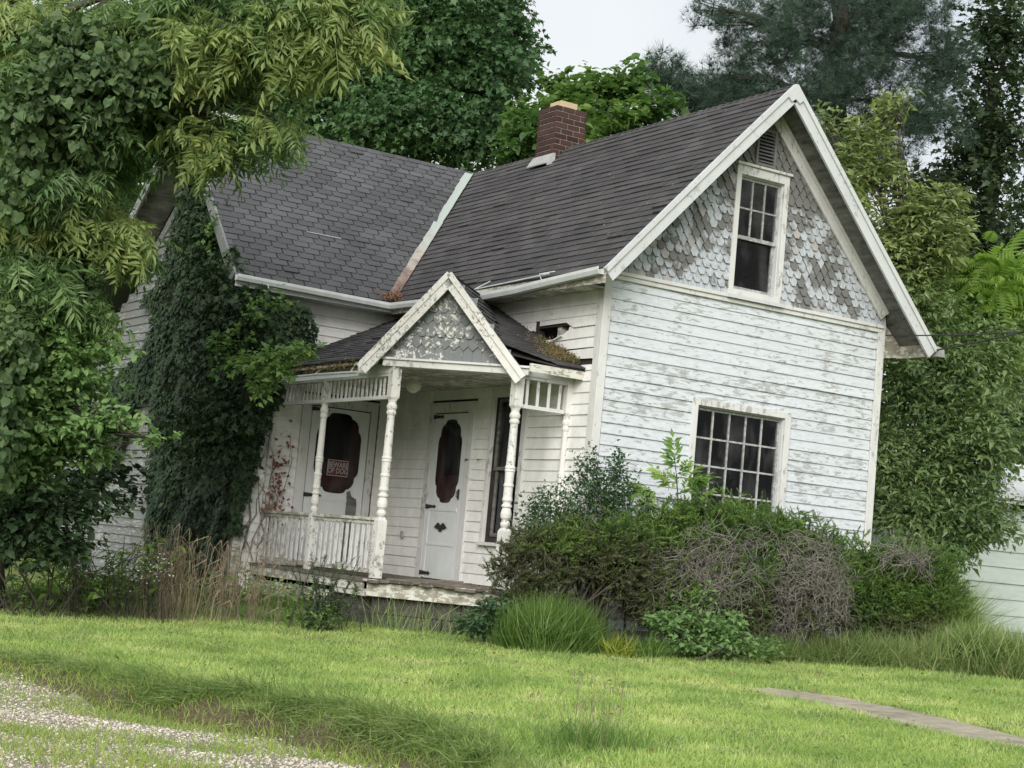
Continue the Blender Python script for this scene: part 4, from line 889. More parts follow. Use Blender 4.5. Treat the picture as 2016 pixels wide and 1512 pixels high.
# concrete path slabs
f = lambda y: -1.18-.02*(y+4)+(0 if y > -5 else (y+5)*.2)
mb = MB(); yy = -4.25; k_ = 0
while yy > -11:
    y1 = yy-.115; jt = .006 if k_%10 == 0 else 0; w0 = .3*min(1,.35+(-yy-4.2)/.8); w1 = .3*min(1,.35+(-y1-4.2)/.8)
    ed = [random.uniform(-.012,.012) for _ in range(2)]; xs0 = [f(yy)-w0,f(yy),f(yy)+w0]; xs1 = [f(y1)-w1,f(y1),f(y1)+w1]
    for i in range(2):
        c = [(xs0[i],yy-jt),(xs0[i+1],yy-jt),(xs1[i+1],y1),(xs1[i],y1)][::-1]
        mb.hexa([np.array((a,b,float(gz(a,b))-.05)) for a,b in c]+[np.array((a,b,float(gz(a,b))+.007)) for a,b in c])
    yy = y1; k_ += 1
o = mb.build('path', M_conc, None); o['kind'] = 'structure'
# gravel stones
def T_stone():
    V = np.array([(1,0,0),(-1,0,0),(0,1,0),(0,-1,0),(0,0,.7),(0,0,-.7),(.6,.6,.2),(-.6,-.5,.3)],float)
    return V, np.array([(0,6,4),(6,2,4),(2,1,4),(1,7,4),(7,3,4),(3,0,4),(0,2,6),(1,3,7),(0,3,5),(3,1,5),(1,2,5),(2,0,5)])
n = 95000; x = RNG.uniform(-9.6,-5.6,n); y = RNG.uniform(-9.5,-1,n); d = bank_d(x,y); P2 = np.stack([x,y],1)
k = (d < -.36+RNG.normal(size=n)*.05) & (wob(P2,2.2)+RNG.normal(size=n)*.3 > -.45); P = np.stack([x,y,gz(x,y)+.002],1)[k]; L_ = Leaves(); m_ = len(P)
D = rdir(m_); D[:,2] *= .2; L_.scatter(T_stone(), P, D, np.tile([0,0,1.],(m_,1))+rdir(m_)*.4, (.003+.01*RNG.random(m_)**2.2))
M_stone = leaf_mat('limestone_gravel', [(.14,.125,.09),(.25,.23,.18),(.34,.315,.255),(.44,.41,.345)], 0, .9, .2, .1)
o = L_.build('gravel', M_stone); o['kind'] = 'stuff'
# ---- grass
G_lawn = leaf_mat('lawn_grass', [(.085,.14,.035),(.165,.235,.065),(.245,.31,.1),(.4,.395,.19)], .35, .6, .3, .68, 1.3)
G_long = leaf_mat('long_grass', [(.06,.1,.03),(.11,.17,.05),(.17,.22,.08),(.28,.27,.15)], .3, .6, .3, .3, 2.)
G_dark = leaf_mat('dark_grass', [(.03,.055,.015),(.06,.1,.025),(.1,.14,.04),(.2,.18,.09)], .3, .6, .3, .3, 2.)  # darker green blades along the hedge and wall foot
def blades(name, x, y, h, mt, w=.09, bend=.4, lean=.35, kind='stuff', parent=None, z=None):
    n = len(x); P = np.stack([x,y,(gz(x,y) if z is None else z)-.004],1); L_ = Leaves()
    D = np.stack([RNG.normal(size=n)*lean,RNG.normal(size=n)*lean,np.ones(n)],1); L_.scatter(T_blade(w,bend), P, D, rdir(n)*[1,1,.1], h)
    o = L_.build(name, mt, parent)
    if kind: o['kind'] = kind
    return o
n = 500000; s = RNG.random(n)**.62   # denser near the camera
fx = (F[0]*1.0,F[1]); Fh = np.array([F[0],F[1]])/math.hypot(F[0],F[1]); Rh = np.array([Fh[1],-Fh[0]])
dep = 7.0+(1-s)*17; lat = RNG.uniform(-1,1,n)*(dep*.41+.8); x = CAM[0]+Fh[0]*dep+Rh[0]*lat; y = CAM[1]+Fh[1]*dep+Rh[1]*lat
d = bank_d(x,y); P2 = np.stack([x,y],1); house_ = (x > -1.7) & (y > .5) | (y > 4.4) & (x > -2.1) | (x > 0) & (y > 0)
k = (d > -.04) & ~path_mask(x,y) & ~house_
h = .03+.028*RNG.random(n)**2+.014*np.clip(wob(P2,2.5),-1,1)
blades('lawn_grass', x[k], y[k], np.maximum(h[k],.015), G_lawn, .14, .5, .55)
# coarser clumps in the lawn
cx_ = RNG.uniform(-6.5,5,420); cy_l = RNG.uniform(-8.6,2.2,420); i_ = RNG.integers(0,420,16000); x = cx_[i_]+RNG.normal(size=16000)*.06; y = cy_l[i_]+RNG.normal(size=16000)*.05
k = (bank_d(x,y) > -.04) & ~path_mask(x,y) & ~((x > -1.7)&(y > .5)|(x > 0)&(y > 0)|(y > 4.4)); blades('lawn_clumps', x[k], y[k], .04+.045*RNG.random(k.sum()), G_long, .12, .6, .6)
n = 60000; x = RNG.uniform(-6.5,6,n); y = RNG.uniform(-9,2.5,n); P2 = np.stack([x,y],1); k = (wob(P2,1.1)+.6*wob(P2,3.7)+RNG.normal(size=n)*.25 > .55) & (bank_d(x,y) > .05) & ~path_mask(x,y) & ~((x > -1.7)&(y > .5)|(x > 0)&(y > 0))
blades('lawn_straw', x[k], y[k], .03+.02*RNG.random(k.sum()), leaf_mat('straw_grass', [(.2,.2,.08),(.3,.27,.13),(.36,.32,.17)], .2), .12, .6, .9)
L_ = Leaves(); n = 900; x = RNG.uniform(-8.5,5.5,n); y = RNG.uniform(-8.8,2.5,n); k = ~((x > -1.7)&(y > .3)|(x > 0)&(y > 0)); x = x[k]; y = y[k]; n = len(x); L_.scatter(T_leaf(.5), np.stack([x,y,gz(x,y)+.03],1), rdir(n)*[1,1,.2], np.tile([0,0,1.],(n,1))+rdir(n)*.7, RNG.uniform(.02,.055,n)); o = L_.build('fallen_leaves', leaf_mat('fallen_leaf', [(.05,.03,.015),(.12,.075,.03),(.25,.2,.05)], .15)); o['kind'] = 'stuff'
# grass patches growing through the gravel
n = 90000; x = RNG.uniform(-9.6,-5.4,n); y = RNG.uniform(-9.5,-1.2,n); P2 = np.stack([x,y],1); d = bank_d(x,y)
k = (d < .02) & (wob(P2,2.2)+.45*wob(P2,6.)+RNG.normal(size=n)*.36 < .06-.4*np.exp(-((d+.8)/.35)**2)+.5*np.exp(-((d+.2)/.25)**2)); h = .03+.045*RNG.random(n)
blades('gravel_grass', x[k], y[k], h[k], leaf_mat('gravel_grass_leaf', [(.09,.14,.03),(.14,.2,.045),(.19,.24,.06),(.27,.26,.1)], .35, .6, .3, .3, 2.), .1, .5, .5)
# long grass hanging over the bank
n = 42000; t = RNG.random(n); y = -1.5-7.5*t; i_ = np.interp(-y, -BANK[3:12,1], BANK[3:12,0]); x = i_+RNG.normal(size=n)*.09-.02
P2 = np.stack([x,y],1); k = (wob(P2,3.)+RNG.normal(size=n)*.5 > -.15)|(y < -4.2)&(y > -7.4)&(wob(P2,4.) > -.2); h = (.04+.09*RNG.random(n)**1.5)*(1.1+.6*wob(P2,6.)).clip(.4)*np.where((y < -4.0)&(y > -7.4),1.25,.75)
x = x[k]; y = y[k]; h = h[k]; n = len(x); L_ = Leaves(); D = np.stack([-.35+RNG.normal(size=n)*.7,RNG.normal(size=n)*.7-.1,.9+.0*x],1)
L_.scatter(T_blade(.045,.7), np.stack([x,y,gz(x,y)],1), D, np.tile([.8,.2,1.],(n,1))*-1+rdir(n)*1.0, h); o = L_.build('bank_grass', G_long); o['kind'] = 'stuff'
# ------------------------------------------------------------------ foliage
def lobes_world(lobes):
    o = []
    for (px,py,dp,rx,ry,rd) in lobes: o.append((at(px,py,dp), R*(rx*dp/FPX), np.array([0,0,1.])*(ry*dp/FPX), np.array([F[0],F[1],0])/math.hypot(F[0],F[1])*rd, rx*ry*max(dp,1)**2))
    return o
def in_lobes(lobes, n, shell_=.45):
    LW = lobes_world(lobes); w = np.array([l[4] for l in LW]); w = w/w.sum(); idx = RNG.choice(len(LW), n, p=w)
    r = RNG.random(n)**shell_; d = rdir(n)*r[:,None]; C = np.array([l[0] for l in LW])[idx]
    A = np.array([l[1] for l in LW])[idx]; B = np.array([l[2] for l in LW])[idx]; Dd = np.array([l[3] for l in LW])[idx]
    return C+A*d[:,0:1]+B*d[:,1:2]+Dd*d[:,2:3], C, idx
def clumped(L_, tpl, lobes, nc, per, cr, size, up=.3, out=.6, droop=0, flat=.45, shell_=.45, gap=None, svar=.38, facing=1.0, tone=.35):
    """sprays of leaves: nc clumps, each holding about per leaves within radius cr"""
    P, C, _ = in_lobes(lobes, nc, shell_)
    if gap is not None:
        k = wob(P, gap[0]) > gap[1]; P = P[k]; C = C[k]
    ax = nrm(nrm(P-C+1e-6)*out+rdir(len(P))*.5+np.array([0,0,up])); n = len(P); tn = RNG.random(n)
    t = RNG.random((n,per)); side = RNG.normal(size=(n,per,3)); side -= (side*ax[:,None]).sum(2,keepdims=True)*ax[:,None]; side = nrm(side)
    side[:,:,2] *= flat
    Q = P[:,None]+ax[:,None]*((t-.5)*2*cr)[...,None]+side*(cr*.55*RNG.random((n,per))*(1.15-t))[...,None]
    D = ax[:,None]*.5+side*.9+RNG.normal(size=(n,per,3))*.25; D[...,2] -= droop
    Nn = np.array([0,0,1.])*facing+RNG.normal(size=(n,per,3))*.45
    rnd = np.clip(tn[:,None]*tone+RNG.random((n,per))*(1-tone),0,1)
    m_ = n*per; L_.scatter(tpl, Q.reshape(-1,3), D.reshape(-1,3), Nn.reshape(-1,3), size*(1+svar*RNG.normal(size=m_)).clip(.4,1.8), rnd.ravel()); return P, C
def limbs(name, base, forks, lobes_pts, r0, mt, parent, bend=.3, twigs=None, rt=.008):
    """trunk from base through forks[], limbs to each point, optional twigs"""
    mb = MB(); path = [np.array(base,float)]+[np.array(f,float) for f in forks]; k = len(path)
    pp = []; 
    for a,b in zip(path,path[1:]):
        for t in np.linspace(0,1,5)[:-1]: pp.append(a+(b-a)*t+RNG.normal(size=3)*.02*np.linalg.norm(b-a))
    pp.append(path[-1]); rs = [r0*(1-.62*i/len(pp)) for i in range(len(pp))]; rs[0] *= 1.35; mb.tube(pp, rs, 10)
    for q in lobes_pts:
        q = np.array(q,float); ds = [np.linalg.norm(p-q)+(.8*abs(p[2]-q[2]) if p[2] > q[2] else 0) for p in pp[len(pp)//3:]]; i = int(np.argmin(ds))+len(pp)//3; s = pp[i]; L = np.linalg.norm(q-s)
        pth = [s+(q-s)*t+np.array([0,0,bend*L*.25*math.sin(math.pi*t)])+RNG.normal(size=3)*.03*L*(0<t<1) for t in np.linspace(0,1,7)]; ra = min(rs[i]*.6, .02+.03*L)
        mb.tube(pth, [ra*(1-.8*t)+rt*.6 for t in np.linspace(0,1,7)], 6)
        if twigs is not None:
            T_ = twigs[np.argsort(np.linalg.norm(twigs-q,axis=1))[:14]]
            for w in T_:
                j = int(RNG.integers(3,7)); e = w; s2 = pth[j]; mb.tube([s2,(s2+e)/2+RNG.normal(size=3)*.06*np.linalg.norm(e-s2),e],[rt*1.3,rt,rt*.4],4)
    return mb.build(name, mt, parent, smooth=True)
GR = lambda x,y: float(gz(np.array(x),np.array(y)))
def gnd(px, d):
    p = at(px, 1150, d); return np.array([p[0],p[1],GR(p[0],p[1])])
# ---- materials of foliage
G_walnut = leaf_mat('walnut_leaf', [(.034,.068,.026),(.064,.112,.042),(.1,.155,.055),(.155,.2,.08)], .3, .5, .3, .55, .55)
G_walnut2 = leaf_mat('walnut_leaf_bright', [(.09,.13,.045),(.13,.175,.06),(.18,.22,.085),(.29,.26,.09)], .4, .5, .3, .4, .9)
G_vine = leaf_mat('wild_grape_leaf', [(.024,.044,.018),(.038,.066,.026),(.058,.094,.035),(.09,.13,.045)], .22, .55, .3, .4, .8)
G_vine2 = leaf_mat('vine_leaf_pale', [(.055,.1,.04),(.085,.145,.05),(.11,.18,.06),(.15,.21,.07)], .25, .55, .3, .35, 1.2)
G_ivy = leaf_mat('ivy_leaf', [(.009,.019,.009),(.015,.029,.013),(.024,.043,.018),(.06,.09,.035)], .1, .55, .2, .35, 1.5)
G_honey = leaf_mat('honeysuckle_leaf', [(.035,.075,.022),(.06,.115,.032),(.095,.155,.045),(.15,.19,.06)], .3, .5, .4, .3, 3)
G_maple = leaf_mat('maple_leaf', [(.018,.042,.018),(.032,.068,.026),(.052,.1,.035),(.085,.145,.048)], .22, .5, .35, .5, .35)
G_catalpa = leaf_mat('catalpa_leaf', [(.025,.055,.018),(.045,.088,.026),(.085,.14,.036),(.17,.235,.06)], .4, .5, .35, .55, .6)
G_pine = leaf_mat('pine_needles', [(.012,.025,.016),(.022,.042,.028),(.038,.064,.043),(.06,.088,.06)], .08, .6, .3, .4, .5)
G_oak = leaf_mat('oak_leaf', [(.014,.028,.014),(.024,.042,.02),(.038,.06,.026),(.06,.08,.035)], .18, .5, .35, .4, .5)
G_chest = leaf_mat('chestnut_leaf', [(.035,.065,.025),(.06,.1,.035),(.095,.14,.05),(.15,.19,.07)], .25, .45, .5, .45, .7)
G_chest2 = leaf_mat('chestnut_leaf_pale', [(.07,.1,.035),(.105,.14,.05),(.15,.18,.065),(.2,.225,.09)], .3, .5, .4, .4, .9)  # light olive leaves of the upper shoots
G_sumac = leaf_mat('sumac_leaf', [(.07,.12,.025),(.11,.175,.035),(.155,.225,.05),(.2,.265,.065)], .45, .5, .3, .3, 1)
G_yew = leaf_mat('yew_needles', [(.02,.045,.01),(.04,.08,.016),(.07,.12,.022),(.11,.16,.03)], .12, .5, .4, .5, 1.6)
G_yewb = leaf_mat('yew_needles_brown', [(.035,.042,.018),(.055,.055,.03),(.055,.08,.024),(.09,.11,.04)], .1, .6, .3, .5, 2.2)
G_box = leaf_mat('privet_leaf', [(.016,.038,.018),(.028,.06,.026),(.045,.085,.035),(.075,.11,.045)], .2, .5, .4, .4, 2)
G_weed = leaf_mat('weed_leaf', [(.03,.07,.015),(.06,.12,.025),(.1,.17,.035),(.15,.21,.05)], .3, .5, .4, .4, 2)
G_pale = leaf_mat('pokeweed_leaf', [(.05,.1,.025),(.09,.155,.035),(.13,.2,.05),(.17,.23,.06)], .3, .5, .4, .3, 3)
G_fescue = leaf_mat('bright_tall_grass', [(.035,.07,.015),(.065,.12,.025),(.1,.165,.04),(.16,.2,.07)], .35, .5, .35, .3, 2)
G_woods = leaf_mat('woods_leaf', [(.012,.026,.01),(.022,.045,.015),(.04,.07,.02),(.08,.12,.03)], .2, .6, .3, .6, .25)
FL_white = simple('aster_white', (.6,.6,.56), (.75,.75,.7), 5, .7, 0)

# ---- 1 walnut tree, upper left, its boughs over the side wing roof
def tree(name, label, cat, base, group=None): return thing(name, base, label, cat, group)
b = gnd(-25, 16.5)
t = tree('walnut_tree', 'yellow green feathery-leaved tree at the left with boughs hanging over the side wing roof', 'tree', b)
wl = [(430,20,15.6,150,70,.9),(620,10,15.4,130,50,.8),(720,0,15.2,50,45,.5),(580,70,15.3,75,45,.6),(440,110,15.6,80,60,.6),(290,90,16,110,90,.9),(290,205,16,65,45,.7),(385,240,15.8,45,25,.4),(470,245,15.5,50,18,.3),(540,235,15.3,25,22,.2),(360,290,15.8,28,18,.25),(450,285,15.6,24,14,.2),
      (200,300,16.2,70,50,.7),(100,300,16.4,90,70,.9),(90,110,16.6,110,110,1.),(140,430,16.2,55,40,.5),(250,475,16,30,20,.3),(80,520,16.2,90,60,.8),(20,500,16.4,80,110,.8),(180,360,15.4,50,30,.3),(100,360,15.3,60,40,.3),(60,560,15.3,60,60,.3),(150,600,15.6,45,30,.3),(200,220,15.2,40,30,.2),(40,150,15.2,30,60,.2)]
L_ = Leaves(); P1 = np.concatenate([clumped(L_, T_pinnate(6,.33,.1,.6,sd_,.3,-.6), wl, 600, 6, .2, .24, up=-.05, out=.6, droop=.6, flat=.7, shell_=.5, gap=(2.6,-.45), tone=.5)[0] for sd_ in (1,2,3)])
L_.build('crown', G_walnut, t)
wb = [(60,410,15.5,70,50,.4),(150,400,15.5,50,28,.3),(60,60,15.8,60,50,.3),(30,40,15.6,50,30,.3),(680,30,14.9,75,40,.3),(560,40,14.9,70,40,.3),(410,80,15,55,45,.3),(120,230,15.7,50,30,.3),(395,280,15.3,36,18,.2),(530,250,15.1,30,18,.2),(230,450,15.6,45,35,.2),(620,90,15,50,30,.3)]
L_ = Leaves(); P2 = np.concatenate([clumped(L_, T_pinnate(6,.33,.105,.6,sd_,.3,-.6), wb, 130, 6, .18, .25, up=-.1, out=.6, droop=.6, flat=.7, shell_=.6, tone=.4)[0] for sd_ in (4,5,6)])
L_.build('crown', G_walnut2, t)
pts = [at(w[0],w[1],w[2]) for w in wl]
limbs('trunk', b, [at(10,800,16.5),at(5,560,16.4),at(-10,250,16.3),at(40,-100,16)], [p for p in pts], .16, M_bark, t, .5, twigs=np.concatenate([P1,P2]), rt=.007)
# ---- 2 grape vine draped over the left of it, and the shrub mass below
b = gnd(40, 15.2)
t = thing('wild_grape_vine', b, 'dark round-leaved vine hanging down through the left tree', 'vine')
vl = [(60,230,15,70,80,.4),(160,180,15,120,90,.5),(250,140,15.1,100,80,.4),(170,270,15.1,60,40,.4),(30,350,15,50,90,.4),(130,80,15.2,90,50,.4),(300,190,15.2,40,40,.3),(20,720,14.8,40,150,.5),(10,850,14.8,30,110,.4),(150,560,15.6,40,40,.3)]
L_ = Leaves(); P1, _ = clumped(L_, T_round(), vl, 1000, 8, .2, .068, up=-.1, out=.6, droop=.8, shell_=.6, facing=.25, gap=(3.5,-.55)); L_.build('leaves', G_vine, t)
mb = MB()
for k in range(4):
    q = at(RNG.uniform(0,200),RNG.uniform(60,250),15.3); s = at(RNG.uniform(0,100),450,16.2); mb.tube([s,(s*.6+q*.4)+RNG.normal(size=3)*.15,(s*.25+q*.75)+RNG.normal(size=3)*.15,q],[.014,.011,.008,.004],5)
mb.build('stem', M_bark, t)
b = gnd(-90, 15.8)
t = thing('redbud_tree', b, 'bushy green tree with layered leafy boughs before the ivy covered end wall', 'tree')
bl = [(70,620,15.9,100,60,.6),(150,640,15.7,60,35,.5),(205,690,15.5,60,15,.3),(50,730,15.7,110,80,.6),(130,760,15.6,100,50,.6),(220,830,15.3,55,18,.3),(290,862,15.1,30,8,.15),(130,850,15.5,100,50,.6),(40,900,15.5,90,80,.5),(20,800,15.2,70,120,.4),(90,700,15.4,90,70,.4),(180,890,15.4,50,25,.3)]
L_ = Leaves(); P1, _ = clumped(L_, T_round(.7), bl, 1900, 9, .2, .062, up=.15, out=.8, droop=.25, flat=.3, shell_=.55, tone=.5); L_.build('crown', G_vine2, t)
limbs('trunk', b, [at(-70,1000,15.8),at(-20,850,15.8),at(40,640,15.8)], [at(w[0],w[1],w[2]) for w in bl], .07, M_bark, t, .2, twigs=P1)
# ---- 3 ivy on the end wall and round the corner
ivy = thing('ivy', (-GL-.1,D1+1,-.6), 'thick dark ivy climbing the end wall and corner of the side wing', 'ivy')
def poly_in(x, y, poly):
    c = np.zeros(len(x), bool); j = len(poly)-1
    for i in range(len(poly)):
        xi, yi = poly[i]; xj, yj = poly[j]; k = ((yi > y) != (yj > y)) & (x < (xj-xi)*(y-yi)/(yj-yi+1e-12)+xi); c ^= k; j = i
    return c
# (y,z) outline on the wall x=-GL ; (x,z) outline on the wall y=D1
ivyA = [(7.15,5.5),(6.4,5.3),(5.6,4.7),(5.0,4.1),(4.45,3.5),(4.45,-.5),(7.0,-.5),(7.4,1.2),(7.5,2.2),(8.1,2.0),(8.9,1.2),(9.6,1.0),(9.8,2.2),(9.0,2.7),(8.3,2.6),(8.05,3.2),(8.5,3.6),(8.2,3.8),(7.75,3.5),(7.6,4.3),(7.35,4.9)]
ivyB = [(-2.15,3.3),(-1.5,3.28),(-1.25,2.95),(-1.25,2.72),(-1.55,2.35),(-1.72,2.0),(-1.86,1.6),(-1.9,1.0),(-2.0,.4),(-2.2,.3)]
n = 42000; y = RNG.uniform(4.3,10,n); z = RNG.uniform(-.5,5.6,n); yw = y+.15*wob(np.stack([y,z],1),4.); zw = z+.12*wob(np.stack([z,y],1),5.)
k = poly_in(yw, zw, ivyA); y = y[k]; z = z[k]; P2_ = np.stack([y,z],1); th = .06+.3*np.clip(.5+.5*wob(P2_,2.8),0,1)*np.clip((9-y)/3,.2,1)
P = np.stack([-GL-.04-th*RNG.random(len(y))**.5, y, z],1); n = len(P); D = np.stack([-.35-.2*RNG.random(n),RNG.normal(size=n)*.4,-.8+RNG.normal(size=n)*.3],1)
L_ = Leaves(); L_.scatter(T_lobed(), P, D, np.tile([-1.,-.1,.5],(n,1))+rdir(n)*.5, .075*(1+.25*RNG.normal(size=n)).clip(.5,1.6), np.clip(.5*RNG.random(n)+.5*RNG.random(n)**3,0,1))
n = 9000; x = RNG.uniform(-2.3,-1,n); z = RNG.uniform(.2,3.35,n); k = poly_in(x+.08*wob(np.stack([x,z],1),6.), z+.1*wob(np.stack([z,x],1),5.), ivyB); x = x[k]; z = z[k]; n = len(x)
P = np.stack([x, D1-.04-(.08+.28*np.clip(.5+.5*wob(np.stack([x,z],1),4.),0,1)*np.clip((z-.2)/1.5,.2,1))*RNG.random(n)**.5, z],1); D = np.stack([RNG.normal(size=n)*.4,-.4-.2*RNG.random(n),-.8+RNG.normal(size=n)*.3],1)
L_.scatter(T_lobed(), P, D, np.tile([-.3,-1.,.5],(n,1))+rdir(n)*.5, .07*(1+.25*RNG.normal(size=n)).clip(.5,1.6), np.clip(.5*RNG.random(n)+.5*RNG.random(n)**3,0,1))
# sprays climbing over the eave and a bulge at the corner
lob = [(480,640,20,60,60,.2),(510,670,19.9,40,30,.15),(440,640,20.2,90,150,.15),(400,480,21.2,45,110,.2),(380,350,22,40,60,.15),(425,430,21.2,30,40,.1),(370,300,22.3,28,40,.15),(470,780,19.8,70,90,.15),(420,850,20,100,110,.15)]
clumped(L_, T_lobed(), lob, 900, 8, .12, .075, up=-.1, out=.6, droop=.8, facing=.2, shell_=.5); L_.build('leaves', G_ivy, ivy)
L_ = Leaves(); clumped(L_, T_lobed(), [(420,440,20.8,22,24,.08),(412,470,20.8,14,30,.08),(545,590,19.6,30,24,.08),(505,610,19.7,26,40,.08),(590,680,19.4,24,14,.08),(455,700,19.7,50,60,.08)], 90, 6, .09, .06, up=.3, out=.8, droop=.2); L_.build('leaves', G_honey, ivy)
mb = MB()
for k in range(26):
    y0 = RNG.uniform(4.5,7.3); p = np.array([-GL-.05,y0,-.5]); pth = [p.copy()]
    for j in range(9): p = p+np.array([0,RNG.normal()*.12,.42]); pth.append(p.copy())
    mb.tube(pth, np.linspace(.016,.004,10), 5)
for k in range(9):       # bare stems by the railing
    p = np.array([-1.95+RNG.random()*.32,D1-.07,-.1+RNG.random()*.3]); pth = [p.copy()]
    for j in range(9): p = p+np.array([RNG.normal()*.06+.012,RNG.normal()*.015,.17]); pth.append(p.copy())
    mb.tube(pth, np.linspace(.009,.003,10), 5)
mb.build('stem', M_twig, ivy)
L_ = Leaves(); n = 150; P = np.array([-1.57,D1-.1,1.0])+RNG.normal(size=(n,3))*[.08,.03,.4]; L_.scatter(T_lobed(), P, rdir(n)-[0,0,.6], rdir(n), .06); P = np.array([-GL-.3,4.75,2.75])+RNG.normal(size=(120,3))*[.03,.06,.2]; L_.scatter(T_lobed(), P, rdir(120)-[0,0,.9], np.tile([-1.,-.5,.3],(120,1)), .07)
L_.build('withered_leaves', leaf_mat('withered', [(.05,.025,.015),(.13,.05,.03),(.2,.08,.04)], .1), ivy)
b = gnd(470,19.9)
hs = thing('honeysuckle_bush', b, 'bright leafy honeysuckle sprays spilling over the left porch gutter', 'bush')
L_ = Leaves(); P1,_ = clumped(L_, T_leaf(.55), [(500,720,18.4,50,18,.2),(560,700,18.3,50,15,.2),(600,695,18.2,22,8,.1),(520,765,18.3,25,20,.2),(540,730,18.2,35,14,.15)], 140, 9, .12, .075, up=.3, out=.9, droop=.15, flat=.4); L_.build('leaves', G_honey, hs)
mb = MB()
for k in range(12): q = P1[int(RNG.integers(len(P1)))]; s = np.array([-GL-.1-.1*RNG.random(),D1-.1+.2*RNG.random(),1.6+RNG.random()*.4]); mb.tube([s,s*.5+q*.5+[-.05,0,.06],q],[.009,.007,.003],5)
mb.build('stem', M_bark, hs)
# ---- 4 background trees
def bigtree(name, label, cat, px, d, forks, lobes, tpl, nc, per, cr, size, mt, r0=.25, up=.25, out=.6, droop=.2, gap=None, flat=.45, facing=1., shell_=.45, tone=.5, tw=True, group='trees standing behind the house', smooth=False):
    b = gnd(px, d); b[2] = -.6; t = thing(name, b, label, cat, group); L_ = Leaves()
    P_, _ = clumped(L_, tpl, lobes, nc, per, cr, size, up, out, droop, flat, shell_, gap, tone=tone, facing=facing); L_.build('crown', mt, t, smooth)
    limbs('trunk', b, [at(*f) for f in forks], [at(*l[:3]) for l in lobes], r0, M_bark, t, .35, twigs=P_ if tw else None, rt=.014); return t
ml = [(900,70,32,150,120,2),(960,160,31,95,130,1.6),(780,120,32,170,150,2),(640,180,32.5,160,140,2),(880,250,31,140,70,1.6),(760,250,31,160,80,1.6),(820,-20,33,190,90,2),(650,60,33,170,120,2),(960,40,32,85,100,1.5),(1010,90,31.5,45,60,1),(950,290,30.5,60,45,1)]
bigtree('maple_tree', 'tall dense dark green tree behind the roof valley', 'tree', 830, 32, [(840,700,32),(830,300,32),(820,0,32)], ml, T_lobed(), 7600, 11, .38, .115, G_maple, .3, up=.1, droop=.5, gap=(1.9,-.2), facing=.8)
ml2 = [(480,180,33,130,120,1.6),(400,60,33.5,150,130,1.6),(520,260,32,120,70,1.4),(520,60,33,120,120,1.6),(300,200,33.5,140,120,1.6),(600,270,31.5,70,50,1.2)]
bigtree('maple_tree', 'dark green tree half hidden by the feathery boughs over the side wing ridge', 'tree', 480, 33, [(470,700,33),(460,300,33),(450,0,33)], ml2, T_lobed(), 4200, 11, .38, .115, G_maple, .26, up=.1, droop=.5, gap=(1.9,-.15))
cl = [(1035,255,27,42,50,.7),(1010,305,26.6,28,28,.5),(1145,190,27.5,60,35,.8),(1215,175,27.6,60,30,.8),(1260,150,27.6,28,18,.5),(1285,215,27,50,20,.6),(1200,240,27,90,35,.8),(1120,230,27,50,50,.7),(1090,165,27.6,22,14,.3),(1100,280,26.5,100,45,.7)]
bigtree('catalpa_tree', 'bright yellow green large-leaved tree behind the chimney', 'tree', 1180, 27.5, [(1180,700,27.5),(1170,350,27.5),(1170,240,27.5)], cl, T_round(.7), 900, 9, .24, .12, G_catalpa, .16, up=.5, out=.8, droop=.35, gap=(2.2,-.3), facing=1.)
pl_ = [(1460,40,32,95,70,1.2),(1545,90,32,110,100,1.4),(1640,60,32,130,110,1.6),(1740,70,32,110,100,1.4),(1800,30,32.5,90,70,1.2),(1600,180,31.5,140,90,1.4),(1720,200,31.5,120,80,1.4),(1760,250,31,80,40,1.),(1440,150,32,60,40,.8),(1480,200,32,90,50,.9),(1830,240,31.5,90,60,1.2),(1680,-40,33,200,80,1.6),(1400,30,32,50,40,.6),(1850,120,32,60,70,.9),(1650,300,31,70,40,.8),(1740,330,31.5,70,50,.8)]
bigtree('pine_tree', 'tall blue green pine with open spreading boughs behind the gable peak', 'tree', 1640, 32, [(1640,800,32),(1650,300,32),(1650,100,32),(1650,-150,32)], pl_, T_tuft(13,.03,.8,2), 3400, 9, .3, .2, G_pine, .32, up=.25, out=.6, droop=-.2, gap=(1.9,-.12), tone=.5)
pl2 = [(1330,190,37,60,35,1),(1390,200,37,60,30,1),(1300,150,37,35,25,.7),(1430,180,37,60,30,.8)]
bigtree('pine_tree', 'small distant dark pine between the chimney tree and the gable peak', 'tree', 1350, 37, [(1350,500,37),(1340,180,37)], pl2, T_tuft(15,.035,.8,4), 420, 8, .4, .24, G_pine, .16, up=.3, gap=(1.5,-.3))
ol = [(1940,130,34,95,110,1.5),(1980,280,33.5,90,120,1.5),(1930,300,34,80,80,1.3),(1850,400,33.5,90,60,1.2),(1960,430,33,90,110,1.4),(1990,60,34,70,90,1.2),(1870,480,33,80,60,1.2),(1800,430,33,70,45,1),(1990,560,33,60,120,1.2),(1900,560,33,80,70,1),(1860,350,33.5,60,30,.8),(1990,800,33,70,160,1.2)]
bigtree('oak_tree', 'dark olive tree at the right edge with sky showing through', 'tree', 1960, 34, [(1960,800,34),(1950,500,34),(1950,200,34)], ol, T_lobed(), 3000, 10, .38, .13, G_oak, .28, up=.2, gap=(1.7,-.1), droop=.3)
